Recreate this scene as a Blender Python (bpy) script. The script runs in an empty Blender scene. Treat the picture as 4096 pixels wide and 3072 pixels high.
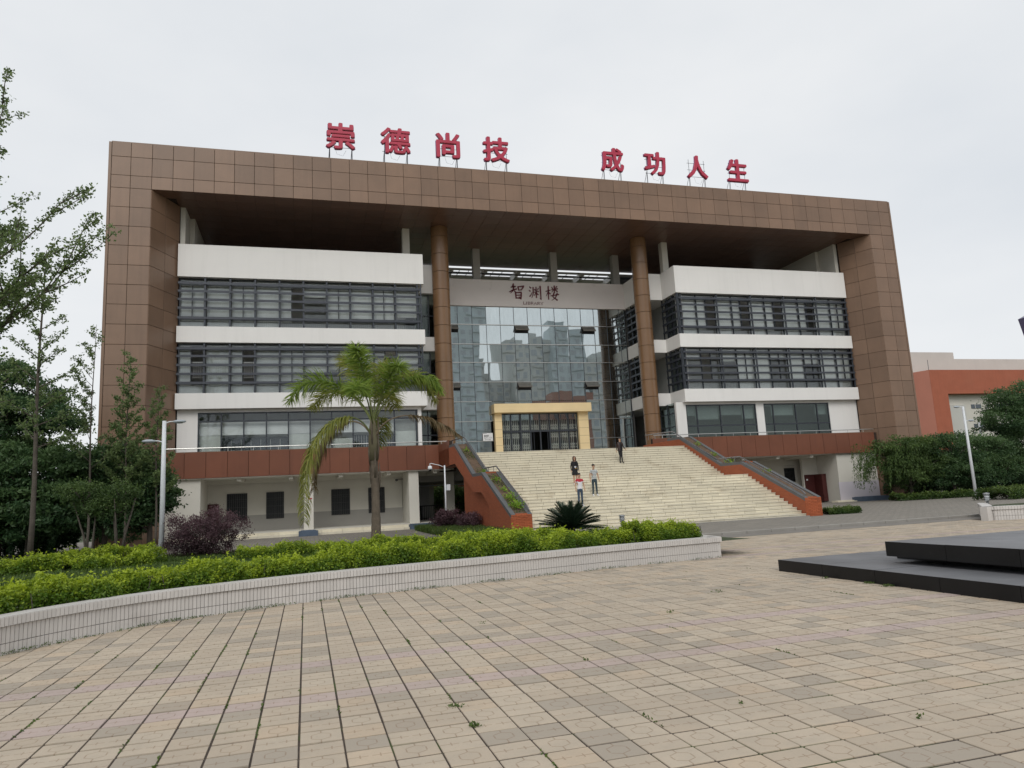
import bpy, bmesh, math, random
import numpy as np
from mathutils import Vector, Matrix
random.seed(7); rng = np.random.default_rng(7)
PI = math.pi
SC = bpy.context.scene
COL = SC.collection

# ------------------------------------------------------------------ camera
def cam_axes(yaw, pitch, roll):
    fwd = Vector((math.sin(yaw)*math.cos(pitch), math.cos(yaw)*math.cos(pitch), math.sin(pitch)))
    right = Vector((math.cos(yaw), -math.sin(yaw), 0)); up = right.cross(fwd)
    r = right*math.cos(roll)+up*math.sin(roll); u = -right*math.sin(roll)+up*math.cos(roll)
    return r, u, fwd
r_, u_, f_ = cam_axes(math.radians(16.266), math.radians(8.981), math.radians(-2.977))
cd = bpy.data.cameras.new('camera'); cam = bpy.data.objects.new('camera', cd); COL.objects.link(cam)
cam.matrix_world = Matrix(((r_.x, u_.x, -f_.x, 0), (r_.y, u_.y, -f_.y, 0), (r_.z, u_.z, -f_.z, 1.6), (0, 0, 0, 1)))
cd.sensor_width = 36; cd.lens = 25.28; cd.clip_start = .1; cd.clip_end = 3000
SC.camera = cam

# ------------------------------------------------------------------ sky, sun, exposure
SUN_EL, SUN_AZ = 40, 200          # degrees; azimuth clockwise from +Y
w = bpy.data.worlds.new('World'); SC.world = w; w.use_nodes = True
nt = w.node_tree; nt.nodes.clear()
def N(t, **k):
    n = nt.nodes.new(t)
    for a, b in k.items(): setattr(n, a, b)
    return n
sky = N('ShaderNodeTexSky', sky_type='NISHITA', sun_disc=False)
sky.sun_elevation = math.radians(SUN_EL); sky.sun_rotation = math.radians(SUN_AZ)
tc = N('ShaderNodeTexCoord'); mp = N('ShaderNodeMapping'); mp.inputs['Scale'].default_value = (1, 1, 2.2)
noi = N('ShaderNodeTexNoise'); noi.inputs['Scale'].default_value = 1.3; noi.inputs['Detail'].default_value = 5; noi.inputs['Roughness'].default_value = .55
rmp = N('ShaderNodeValToRGB')
rmp.color_ramp.elements[0].position = .32; rmp.color_ramp.elements[0].color = (7.45, 7.8, 8.2, 1)
rmp.color_ramp.elements[1].position = .66; rmp.color_ramp.elements[1].color = (8.9, 9.03, 9.15, 1)
mx = N('ShaderNodeMixRGB'); mx.inputs[0].default_value = .955
bg = N('ShaderNodeBackground'); bg.inputs['Strength'].default_value = .1
out = N('ShaderNodeOutputWorld')
L = nt.links.new
L(tc.outputs['Generated'], mp.inputs[0]); L(mp.outputs[0], noi.inputs[0]); L(noi.outputs[0], rmp.inputs[0])
L(sky.outputs[0], mx.inputs[1]); L(rmp.outputs[0], mx.inputs[2]); L(mx.outputs[0], bg.inputs[0]); L(bg.outputs[0], out.inputs[0])
sd = bpy.data.lights.new('sun', 'SUN'); sd.energy = 1.2; sd.angle = math.radians(32); sd.color = (1, .96, .9)
so = bpy.data.objects.new('sun', sd); COL.objects.link(so)
a_, e_ = math.radians(SUN_AZ), math.radians(SUN_EL)
sdir = Vector((math.sin(a_)*math.cos(e_), math.cos(a_)*math.cos(e_), math.sin(e_)))
so.rotation_euler = sdir.to_track_quat('Z', 'Y').to_euler(); so.location = (0, 0, 40)
SC.view_settings.view_transform = 'Standard'; SC.view_settings.look = 'None'
SC.view_settings.exposure = 0; SC.view_settings.gamma = 1; SC.view_settings.use_curve_mapping = False
SC.render.engine = 'CYCLES'
SC.cycles.max_bounces = 8; SC.cycles.transparent_max_bounces = 16; SC.cycles.use_denoising = True
SC.cycles.sample_clamp_indirect = 4; SC.cycles.caustics_reflective = False; SC.cycles.caustics_refractive = False

# ------------------------------------------------------------------ helpers
def props(o, label=None, cat=None, group=None, kind=None):
    if label: o['label'] = label
    if cat: o['category'] = cat
    if group: o['group'] = group
    if kind: o['kind'] = kind
    return o
def thing(name, label, cat, loc=(0, 0, 0), group=None, kind=None):
    o = bpy.data.objects.new(name, None); o.empty_display_size = .3; COL.objects.link(o); o.location = loc
    return props(o, label, cat, group, kind)
def wl(o):
    v = Vector((0, 0, 0))
    while o is not None: v += o.location; o = o.parent
    return v
class MB:
    def __init__(s): s.v = []; s.f = []; s.m = []; s.mi = 0
    def add(s, vs, fs):
        b = len(s.v); s.v += [tuple(x) for x in vs]; s.f += [tuple(b+i for i in f) for f in fs]; s.m += [s.mi]*len(fs); return s
    def box(s, x0, x1, y0, y1, z0, z1):
        return s.add([(x0,y0,z0),(x1,y0,z0),(x1,y1,z0),(x0,y1,z0),(x0,y0,z1),(x1,y0,z1),(x1,y1,z1),(x0,y1,z1)],
                     [(0,3,2,1),(4,5,6,7),(0,1,5,4),(1,2,6,5),(2,3,7,6),(3,0,4,7)])
    def prism(s, pts, a0, a1, axis='x'):
        n = len(pts)
        def P(a, p): return (a, p[0], p[1]) if axis == 'x' else ((p[0], a, p[1]) if axis == 'y' else (p[0], p[1], a))
        vs = [P(a0, p) for p in pts]+[P(a1, p) for p in pts]
        fs = [tuple(range(n))[::-1], tuple(range(n, 2*n))]+[(i, (i+1) % n, n+(i+1) % n, n+i) for i in range(n)]
        return s.add(vs, fs)
    def tube(s, pts, rad, n=6, cap=True):
        pts = [Vector(p) for p in pts]
        if not hasattr(rad, '__len__'): rad = [rad]*len(pts)
        vs = []; prev = None
        for i, p in enumerate(pts):
            d = (pts[min(i+1, len(pts)-1)]-pts[max(i-1, 0)]); d = d.normalized() if d.length > 1e-9 else Vector((0, 0, 1))
            if prev is None:
                a = d.cross(Vector((0, 0, 1)));
                if a.length < .05: a = d.cross(Vector((1, 0, 0)))
                a.normalize()
            else:
                a = (prev-d*prev.dot(d)); a = a.normalized() if a.length > 1e-6 else d.orthogonal().normalized()
            prev = a; b = d.cross(a)
            vs += [tuple(p+(a*math.cos(2*PI*k/n)+b*math.sin(2*PI*k/n))*rad[i]) for k in range(n)]
        fs = [(i*n+k, i*n+(k+1) % n, (i+1)*n+(k+1) % n, (i+1)*n+k) for i in range(len(pts)-1) for k in range(n)]
        if cap: fs += [tuple(range(n))[::-1], tuple((len(pts)-1)*n+k for k in range(n))]
        return s.add(vs, fs)
    def lathe(s, prof, c=(0, 0, 0), n=16, sx=1, sy=1):
        vs = [(c[0]+r*math.cos(2*PI*k/n)*sx, c[1]+r*math.sin(2*PI*k/n)*sy, c[2]+z) for r, z in prof for k in range(n)]
        fs = [(i*n+k, i*n+(k+1) % n, (i+1)*n+(k+1) % n, (i+1)*n+k) for i in range(len(prof)-1) for k in range(n)]
        fs += [tuple(range(n))[::-1], tuple((len(prof)-1)*n+k for k in range(n))]
        return s.add(vs, fs)
    def mesh(s, name, mat, smooth=False, off=Vector((0, 0, 0))):
        m = bpy.data.meshes.new(name)
        m.from_pydata([(x-off[0], y-off[1], z-off[2]) for x, y, z in s.v], [], s.f)
        mats = mat if isinstance(mat, (list, tuple)) else [mat]
        for q in mats: m.materials.append(q)
        if len(mats) > 1: m.polygons.foreach_set('material_index', s.m)
        if smooth: m.polygons.foreach_set('use_smooth', [True]*len(s.f))
        m.update(); return m
    def build(s, name, mat, parent=None, smooth=False, fix=False):
        off = wl(parent) if parent is not None else Vector((0, 0, 0))
        m = s.mesh(name, mat, smooth, off)
        if fix:
            bm = bmesh.new(); bm.from_mesh(m); bmesh.ops.recalc_face_normals(bm, faces=bm.faces); bm.to_mesh(m); bm.free()
        o = bpy.data.objects.new(name, m); COL.objects.link(o)
        if parent is not None: o.parent = parent
        return o
def piece(name, mesh, parent, loc, scale=(1, 1, 1), rz=0, ry=0, rx=0):
    o = bpy.data.objects.new(name, mesh); COL.objects.link(o); o.parent = parent
    o.location = Vector(loc)-wl(parent); o.scale = scale; o.rotation_euler = (rx, ry, rz)
    return o
def copy_tree(o, parent=None):
    c = o.copy(); COL.objects.link(c); c.parent = parent
    for ch in list(o.children): copy_tree(ch, c)
    return c
def bevbox(sx, sy, sz, b, mat, name):       # a box centred on the origin with bevelled edges
    bm = bmesh.new(); bmesh.ops.create_cube(bm, size=1)
    for v in bm.verts: v.co = Vector((v.co.x*sx, v.co.y*sy, v.co.z*sz))
    bmesh.ops.bevel(bm, geom=bm.edges[:], offset=b, segments=1, affect='EDGES')
    m = bpy.data.meshes.new(name); bm.to_mesh(m); bm.free(); m.materials.append(mat); return m

# ------------------------------------------------------------------ materials
class G:
    def __init__(s, name):
        s.m = bpy.data.materials.new(name); s.m.use_nodes = True; s.t = s.m.node_tree; s.t.nodes.clear()
        s.out = s.n('ShaderNodeOutputMaterial')
    def n(s, t, **k):
        x = s.t.nodes.new(t)
        for a, b in k.items(): setattr(x, a, b)
        return x
    def l(s, a, b): s.t.links.new(a, b)
    def math(s, op, a, b=None, c=None, clamp=False):
        x = s.n('ShaderNodeMath', operation=op, use_clamp=clamp)
        for i, q in enumerate((a, b, c)):
            if q is None: continue
            if isinstance(q, (int, float)): x.inputs[i].default_value = q
            else: s.l(q, x.inputs[i])
        return x.outputs[0]
    def pos(s): return s.n('ShaderNodeNewGeometry').outputs['Position']
    def noise(s, scale, detail=4, rough=.55, vec=None, stretch=None):
        x = s.n('ShaderNodeTexNoise'); x.inputs['Scale'].default_value = scale; x.inputs['Detail'].default_value = detail; x.inputs['Roughness'].default_value = rough
        v = vec if vec is not None else s.pos()
        if stretch:
            mpn = s.n('ShaderNodeMapping'); mpn.inputs['Scale'].default_value = stretch; s.l(v, mpn.inputs[0]); v = mpn.outputs[0]
        s.l(v, x.inputs['Vector']); return x.outputs['Fac']
    def mixc(s, f, a, b, bt='MIX'):
        x = s.n('ShaderNodeMixRGB', blend_type=bt)
        for i, q in enumerate((f, a, b)):
            if isinstance(q, (int, float)): x.inputs[i].default_value = q
            elif isinstance(q, tuple): x.inputs[i].default_value = (*q, 1) if len(q) == 3 else q
            else: s.l(q, x.inputs[i])
        return x.outputs[0]
    def ramp(s, f, a, b):
        x = s.n('ShaderNodeMapRange'); x.inputs[1].default_value = a; x.inputs[2].default_value = b; s.l(f, x.inputs[0]); return x.outputs[0]
    def bsdf(s, col, rough=.6, metal=0., bump=None, bd=.01, bs=.4, spec=.5):
        p = s.n('ShaderNodeBsdfPrincipled'); p.inputs['Roughness'].default_value = rough if isinstance(rough, (int, float)) else .5
        if not isinstance(rough, (int, float)): s.l(rough, p.inputs['Roughness'])
        p.inputs['Metallic'].default_value = metal; p.inputs['Specular IOR Level'].default_value = spec
        if isinstance(col, tuple): p.inputs['Base Color'].default_value = (*col, 1)
        else: s.l(col, p.inputs['Base Color'])
        if bump is not None:
            b = s.n('ShaderNodeBump'); b.inputs['Strength'].default_value = bs; b.inputs['Distance'].default_value = bd; s.l(bump, b.inputs['Height']); s.l(b.outputs[0], p.inputs['Normal'])
        s.l(p.outputs[0], s.out.inputs[0]); return p
def scl(c, k): return tuple(min(1, x*k) for x in c)
def pmat(name, col, rough=.6, var=.12, scale=3., bump=.3, bd=.004, metal=0, objvar=0., spec=.5, fine=40., streak=0., dirt=None):
    g = G(name); n1 = g.noise(scale); n2 = g.noise(fine, 3)
    c = g.mixc(g.ramp(n1, .3, .7), scl(col, 1-var), scl(col, 1+var))
    c = g.mixc(g.math('MULTIPLY', g.ramp(n2, .35, .75), var*1.4), c, scl(col, .6))
    if streak:
        st = g.noise(1.0, 5, .6, stretch=(3.2, 3.2, .18)); c = g.mixc(g.math('MULTIPLY', g.ramp(st, .5, .8), streak), c, scl(col, .45))
    if dirt:
        d = g.noise(dirt[0], 6, .65); c = g.mixc(g.math('MULTIPLY', g.ramp(d, dirt[1], dirt[1]+.2), dirt[2], clamp=True), c, dirt[3])
    if objvar:
        oi = g.n('ShaderNodeObjectInfo').outputs['Random']
        k = g.math('MULTIPLY_ADD', oi, 2*objvar, 1-objvar); cc = g.n('ShaderNodeCombineXYZ')
        for i in range(3): g.l(k, cc.inputs[i])
        c = g.mixc(1., c, cc.outputs[0], 'MULTIPLY')
    g.bsdf(c, rough, metal, n2 if bump else None, bd, bump, spec); return g.m
def leafmat(name, col, col2, trans=.35, rough=.5):
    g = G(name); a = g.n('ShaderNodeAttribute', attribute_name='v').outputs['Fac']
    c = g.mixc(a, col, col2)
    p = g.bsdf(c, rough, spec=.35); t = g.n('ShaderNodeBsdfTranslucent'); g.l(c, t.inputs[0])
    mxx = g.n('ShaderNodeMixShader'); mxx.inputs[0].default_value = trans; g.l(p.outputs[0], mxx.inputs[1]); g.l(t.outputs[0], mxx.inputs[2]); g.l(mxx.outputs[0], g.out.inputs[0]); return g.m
def glassmat(name, tint, refl, fac, wav=.0, wscale=1.2, rough=.02, dirt=0.):
    g = G(name); tr = g.n('ShaderNodeBsdfTransparent'); tr.inputs[0].default_value = (*tint, 1)
    gl = g.n('ShaderNodeBsdfGlossy'); gl.inputs[0].default_value = (*refl, 1); gl.inputs['Roughness'].default_value = rough
    if wav:
        b = g.n('ShaderNodeBump'); b.inputs['Strength'].default_value = wav; b.inputs['Distance'].default_value = .05
        g.l(g.noise(wscale, 1.5, .4, stretch=(1, 1, .8)), b.inputs['Height']); g.l(b.outputs[0], gl.inputs['Normal'])
    lw = g.n('ShaderNodeLayerWeight'); lw.inputs[0].default_value = .5
    f = g.math('MINIMUM', g.math('MULTIPLY_ADD', g.math('POWER', lw.outputs['Facing'], 4.), .85, fac), .95)
    mxx = g.n('ShaderNodeMixShader'); g.l(f, mxx.inputs[0]); g.l(tr.outputs[0], mxx.inputs[1]); g.l(gl.outputs[0], mxx.inputs[2])
    res = mxx.outputs[0]
    if dirt:
        df = g.n('ShaderNodeBsdfDiffuse'); df.inputs[0].default_value = (.3, .31, .3, 1)
        m2 = g.n('ShaderNodeMixShader'); g.l(g.math('MULTIPLY', g.ramp(g.noise(.9, 6, .7, stretch=(2, 2, .5)), .35, .8), dirt), m2.inputs[0]); g.l(res, m2.inputs[1]); g.l(df.outputs[0], m2.inputs[2]); res = m2.outputs[0]
    g.l(res, g.out.inputs[0]); return g.m
def brickmat(name, c1, c2, mortar, bw=.22, bh=.062, axis='yz'):
    g = G(name); sx = g.n('ShaderNodeSeparateXYZ'); g.l(g.pos(), sx.inputs[0]); cb = g.n('ShaderNodeCombineXYZ')
    if axis == 'yz': g.l(sx.outputs[1], cb.inputs[0])
    elif axis == 'xz': g.l(sx.outputs[0], cb.inputs[0])
    else: g.l(g.math('ADD', sx.outputs[0], sx.outputs[1]), cb.inputs[0])
    g.l(sx.outputs[2], cb.inputs[1])
    b = g.n('ShaderNodeTexBrick'); g.l(cb.outputs[0], b.inputs['Vector']); b.inputs['Scale'].default_value = 1
    b.inputs['Brick Width'].default_value = bw; b.inputs['Row Height'].default_value = bh; b.inputs['Mortar Size'].default_value = .006; b.inputs['Mortar Smooth'].default_value = .3
    b.inputs['Color1'].default_value = (*c1, 1); b.inputs['Color2'].default_value = (*c2, 1); b.inputs['Mortar'].default_value = (*mortar, 1)
    c = g.mixc(g.math('MULTIPLY', g.ramp(g.noise(.8, 5), .45, .75), .4), b.outputs[0], scl(c1, .55))
    g.bsdf(c, .8, bump=g.math('SUBTRACT', 1, b.outputs['Fac']), bd=.006, bs=.5); return g.m

M = {}
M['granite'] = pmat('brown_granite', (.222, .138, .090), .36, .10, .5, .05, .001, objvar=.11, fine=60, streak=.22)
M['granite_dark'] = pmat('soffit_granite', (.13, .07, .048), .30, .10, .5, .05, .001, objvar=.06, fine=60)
M['joint'] = pmat('dark_joint', (.035, .022, .016), .9, .1)
M['terra'] = pmat('terracotta_panel', (.175, .058, .028), .5, .1, .7, .15, .002, objvar=.06, streak=.25)
M['brick'] = brickmat('red_brick', (.40, .105, .04), (.33, .085, .035), (.25, .10, .06), axis='yz')
M['brickx'] = brickmat('red_brick_front', (.42, .11, .042), (.34, .088, .036), (.25, .10, .06), axis='xz')
M['white'] = pmat('white_plaster', (.82, .81, .79), .75, .03, .35, .15, .003, streak=.10)
M['white2'] = pmat('cream_plaster', (.62, .60, .54), .8, .04, .5, .15, .003, dirt=(.6, .55, .25, (.38, .36, .31)))
M['dado'] = pmat('grey_dado_paint', (.36, .35, .325), .8, .05, .7)
M['steel_dark'] = pmat('dark_blue_grey_metal', (.045, .052, .064), .4, .1, 2, .05, .001, metal=.3)
M['louver'] = pmat('grey_louver_metal', (.055, .062, .078), .42, .1, 2, .05, .001, metal=.2)
M['stainless'] = pmat('stainless_steel', (.62, .62, .60), .28, .05, 5, .05, .001, metal=.9)
M['slab'] = pmat('cream_stone', (.71, .66, .53), .7, .07, .8, .25, .003, objvar=.08, dirt=(.9, .55, .5, (.33, .25, .15)))
M['sand'] = pmat('sandstone_cladding', (.80, .63, .36), .6, .05, .9, .1, .002, objvar=.04)
M['grey_stone'] = pmat('grey_coping_stone', (.115, .12, .125), .65, .1, 1.5, .2, .003)
M['black_granite'] = pmat('polished_black_granite', (.011, .011, .012), .3, .2, 2, .1, .002, dirt=(1.6, .62, .5, (.08, .075, .07)), spec=.25)
M['granite_sky_sheen'] = pmat('dark_granite_sky_sheen', (.155, .158, .168), .5, .22, 1.2, .3, .002, dirt=(.9, .5, .5, (.13, .13, .13)))  # plinth tops: sky reflection painted in as a lighter grey
M['soil'] = pmat('dry_soil', (.13, .085, .055), .95, .3, 4, .8, .03, fine=20)
M['lawn'] = pmat('lawn_ground', (.05, .068, .024), .95, .35, 1.3, .8, .03, fine=12)
M['kerb'] = pmat('kerb_stone', (.30, .285, .26), .8, .1, 1.2, .3)
M['asphalt'] = pmat('worn_asphalt', (.20, .185, .165), .9, .08, .5, .6, .006, fine=60, dirt=(.3, .5, .3, (.27, .25, .22)))
M['red_letter'] = pmat('crimson_letter', (.47, .028, .07), .4, .1, 3, .05)
M['maroon_letter'] = pmat('maroon_letter', (.13, .012, .022), .45, .1, 3, .05)
M['lampwhite'] = pmat('white_lamp_paint', (.74, .77, .80), .4, .06, 3, .05)
M['blind'] = pmat('roller_blind', (.74, .75, .74), .9, .06, 1.5, .1, objvar=.13)
M['curtain'] = pmat('pale_curtain', (.62, .64, .60), .9, .08, 3, .1)
M['dark_room'] = pmat('dim_interior', (.11, .11, .11), .9, .2, .6)
M['room'] = pmat('interior_wall', (.55, .55, .53), .9, .1, .6)
M['yellow_wall'] = pmat('yellow_interior_wall', (.62, .60, .36), .9, .1, .6)
M['blue'] = pmat('blue_painted_curb', (.085, .12, .175), .7, .15, 2)
M['doorred'] = pmat('maroon_door', (.065, .013, .012), .5, .15, 2)
M['bark'] = pmat('grey_bark', (.10, .085, .07), .95, .25, 5, .9, .02, fine=30)
M['bark_dark'] = pmat('dark_bark', (.07, .06, .048), .95, .25, 5, .9, .02, fine=30)
M['black_metal'] = pmat('black_iron', (.012, .012, .014), .5, .1, 3, .05)
M['orange'] = pmat('red_render', (.40, .12, .065), .8, .08, .6, .1, streak=.25, dirt=(.2, .5, .3, (.40, .15, .09)))
M['pale_orange'] = pmat('pale_red_render', (.50, .20, .14), .8, .05, .3, .1)
M['greyroof'] = pmat('pale_grey_render', (.56, .555, .52), .8, .05, .3, .1)
M['tower'] = pmat('tower_render_hazed', (.60, .61, .60), .8, .1, .1, .1)  # tower walls kept pale, the colour standing in for distance haze
M['tower2'] = pmat('tower_render_blue_hazed', (.55, .61, .64), .8, .1, .1, .1)
M['towerwin'] = pmat('tower_window', (.08, .10, .12), .2, .1, .1, 0)
M['glass_wing'] = glassmat('wing_glass', (.93, .95, .95), (.78, .82, .86), .05, .15, .8)
M['glass_dark'] = glassmat('green_grey_glass', (.66, .71, .70), (.66, .72, .70), .06, .15, .8)
M['glass_curtain'] = glassmat('mirror_glass', (.20, .24, .25), (.82, .90, .91), .68, .10, .5, .012, dirt=.2)
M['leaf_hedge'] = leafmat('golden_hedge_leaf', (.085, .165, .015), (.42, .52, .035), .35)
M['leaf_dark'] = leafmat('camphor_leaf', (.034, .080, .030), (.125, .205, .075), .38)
M['leaf_ginkgo'] = leafmat('ginkgo_leaf', (.10, .155, .06), (.22, .30, .11), .42)
M['leaf_olive'] = leafmat('willow_leaf', (.04, .08, .022), (.13, .20, .055), .35)
M['leaf_purple'] = leafmat('purple_leaf', (.05, .026, .032), (.17, .095, .11), .25)
M['leaf_cycad'] = leafmat('cycad_leaflet', (.012, .030, .016), (.035, .062, .035), .12, .4)
M['leaf_palm'] = leafmat('palm_leaflet', (.12, .16, .03), (.42, .42, .10), .45)
M['leaf_palm_green'] = leafmat('palm_leaflet_green', (.10, .19, .03), (.34, .44, .08), .45)
M['leaf_palm_dry'] = leafmat('palm_leaflet_dry', (.10, .07, .035), (.24, .18, .09), .3)
M['leaf_grass'] = leafmat('grass_blade', (.045, .09, .02), (.13, .19, .04), .3)
M['leaf_lime'] = leafmat('lime_leaf', (.12, .25, .02), (.34, .50, .05), .35)
M['petiole'] = pmat('palm_petiole', (.16, .19, .06), .6, .1, 3)
M['paper'] = pmat('white_paper', (.75, .76, .78), .7, .02)
M['ink'] = pmat('black_ink', (.03, .03, .035), .6, .05)
M['skin'] = pmat('skin', (.50, .30, .20), .5, .05, 3, .05)
M['hair'] = pmat('black_hair', (.012, .009, .008), .5, .1, 20, .2)
M['hair_brown'] = pmat('brown_hair', (.07, .028, .018), .5, .1, 20, .2)
M['jeans'] = pmat('blue_denim', (.045, .075, .12), .85, .2, 6, .2)
M['jeans2'] = pmat('dark_denim', (.035, .06, .075), .85, .25, 6, .2)
M['black_cloth'] = pmat('black_cloth', (.014, .014, .016), .85, .2, 6, .2)
M['brown_leather'] = pmat('dark_brown_jacket', (.035, .018, .014), .5, .2, 6, .2)
M['white_cloth'] = pmat('white_cloth', (.72, .72, .76), .85, .04, 6, .2)
M['red_cloth'] = pmat('red_cloth', (.42, .025, .04), .85, .05, 6, .2)
M['purple_steel'] = pmat('violet_sculpture_paint', (.10, .085, .16), .4, .1, 2)

# leaf clouds --------------------------------------------------------
def leaf_cloud(name, P, size, mat, parent, aspect=.5, up=0., bend=None, vv=None, flat=None):
    """P (n,3) centres; one rhombus leaf each"""
    n = len(P)
    if n == 0: return None
    a = rng.normal(size=(n, 3)); a[:, 2] *= (1-up); a /= np.linalg.norm(a, axis=1)[:, None]
    if bend is not None: a = a*(.5)+bend; a /= np.linalg.norm(a, axis=1)[:, None]
    b = rng.normal(size=(n, 3)); b -= a*np.sum(a*b, axis=1)[:, None]; b /= np.linalg.norm(b, axis=1)[:, None]
    s = (np.asarray(size)*np.ones(n)*rng.uniform(.7, 1.3, n))[:, None]
    V = np.empty((n, 4, 3)); V[:, 0] = P-a*s; V[:, 1] = P+b*s*aspect; V[:, 2] = P+a*s; V[:, 3] = P-b*s*aspect
    V = V.reshape(-1, 3)-np.array(wl(parent) if parent is not None else (0, 0, 0))
    return quads(name, V, mat, parent, vv if vv is not None else rng.uniform(0, 1, n))
def quads(name, V, mat, parent, vals):
    n = len(V)//4
    m = bpy.data.meshes.new(name); m.vertices.add(4*n); m.vertices.foreach_set('co', V.astype(np.float32).ravel())
    m.loops.add(4*n); m.loops.foreach_set('vertex_index', np.arange(4*n, dtype=np.int32))
    m.polygons.add(n); m.polygons.foreach_set('loop_start', np.arange(n, dtype=np.int32)*4)
    m.update(calc_edges=True); m.materials.append(mat)
    at = m.attributes.new('v', 'FLOAT', 'FACE'); at.data.foreach_set('value', np.clip(vals, 0, 1).astype(np.float32))
    o = bpy.data.objects.new(name, m); COL.objects.link(o)
    if parent is not None: o.parent = parent
    return o
M['tower_pane'] = pmat('tower_window_hazed', (.46, .49, .52), .6, .1, .1, 0)  # panes lightened to low contrast, haze painted into the colour
M['granite_col'] = pmat('column_granite', (.20, .112, .056), .26, .12, .5, .05, .001, objvar=.03, fine=60, streak=.3)
M['dark_pane'] = pmat('dark_pane', (.012, .014, .015), .35, .1, .6, 0, spec=.3)
M['dusty_red'] = pmat('dusty_red_render', (.30, .17, .14), .8, .06, .3)
M['vent'] = pmat('brown_vent_metal', (.16, .14, .12), .5, .1, 2, .05)
M['white_sign'] = pmat('pinkish_sign_wall', (.75, .70, .68), .8, .04, .4, .1, .002, dirt=(1.1, .62, .45, (.42, .39, .37)))
M['gate'] = pmat('folding_gate_steel', (.70, .70, .64), .5, .1, 3, .05)
M['letter_edge'] = pmat('violet_letter_edge', (.30, .13, .30), .5, .05, 3, .05)
M['grille'] = pmat('dark_grille', (.085, .085, .09), .5, .1, 3, .05)
M['lilac'] = pmat('lilac_tile_dado', (.56, .53, .58), .6, .04, .8)
M['stairjoint'] = pmat('stair_joint', (.15, .11, .06), .95, .2, 3)
M['brickpiece'] = pmat('orange_brick', (.42, .11, .042), .85, .1, 1.5, .3, .003, objvar=.14)
M['rail_steel'] = pmat('dull_handrail_steel', (.22, .21, .22), .35, .1, 3, .05, metal=.6)
M['grout'] = pmat('dark_grout', (.17, .155, .14), .95, .15, 4)
M['tile'] = pmat('white_glazed_tile', (.60, .575, .55), .45, .05, 1.2, .1, .001, objvar=.05, dirt=(1.6, .58, .5, (.36, .33, .29)))
M['walk'] = pmat('walk_paving', (.22, .19, .16), .9, .12, 1.4, .5, .006, dirt=(.7, .5, .4, (.13, .12, .11)))
M['lamp_grey'] = pmat('grey_lamp_head', (.40, .44, .48), .4, .06, 3, .05)
M['steel_mid'] = pmat('mid_grey_metal', (.30, .31, .32), .4, .08, 3, .05, metal=.4)
M['lip'] = pmat('lip', (.35, .12, .10), .5, .05, 3, .02)
M['yellow_cloth'] = pmat('yellow_cloth', (.50, .30, .05), .85, .1, 6, .2)
def check():
    g = G('check_cloth'); sx = g.n('ShaderNodeSeparateXYZ'); g.l(g.pos(), sx.inputs[0])
    a = g.math('LESS_THAN', g.math('FRACT', g.math('MULTIPLY', sx.outputs[0], 18)), .28); b = g.math('LESS_THAN', g.math('FRACT', g.math('MULTIPLY', sx.outputs[2], 14)), .28)
    c = g.mixc(g.math('MAXIMUM', a, b), (.62, .63, .62), (.16, .19, .20)); g.bsdf(c, .85); return g.m
M['check_cloth'] = check()
M['palm_bark'] = pmat('fibrous_palm_bark', (.15, .12, .09), .95, .3, 3, 1., .02, fine=18, streak=.4)
M['palm_shaft'] = pmat('palm_crownshaft', (.17, .15, .09), .8, .2, 3, .6, .01, streak=.4)
M['dry_stalk'] = pmat('dry_stalk', (.20, .15, .10), .8, .1, 3)
M['petiole_dark'] = pmat('cycad_stalk', (.04, .06, .03), .7, .1, 3)
M['red_soil'] = pmat('red_earth', (.22, .10, .06), .95, .3, .8, .8, .03, fine=8)
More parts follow.
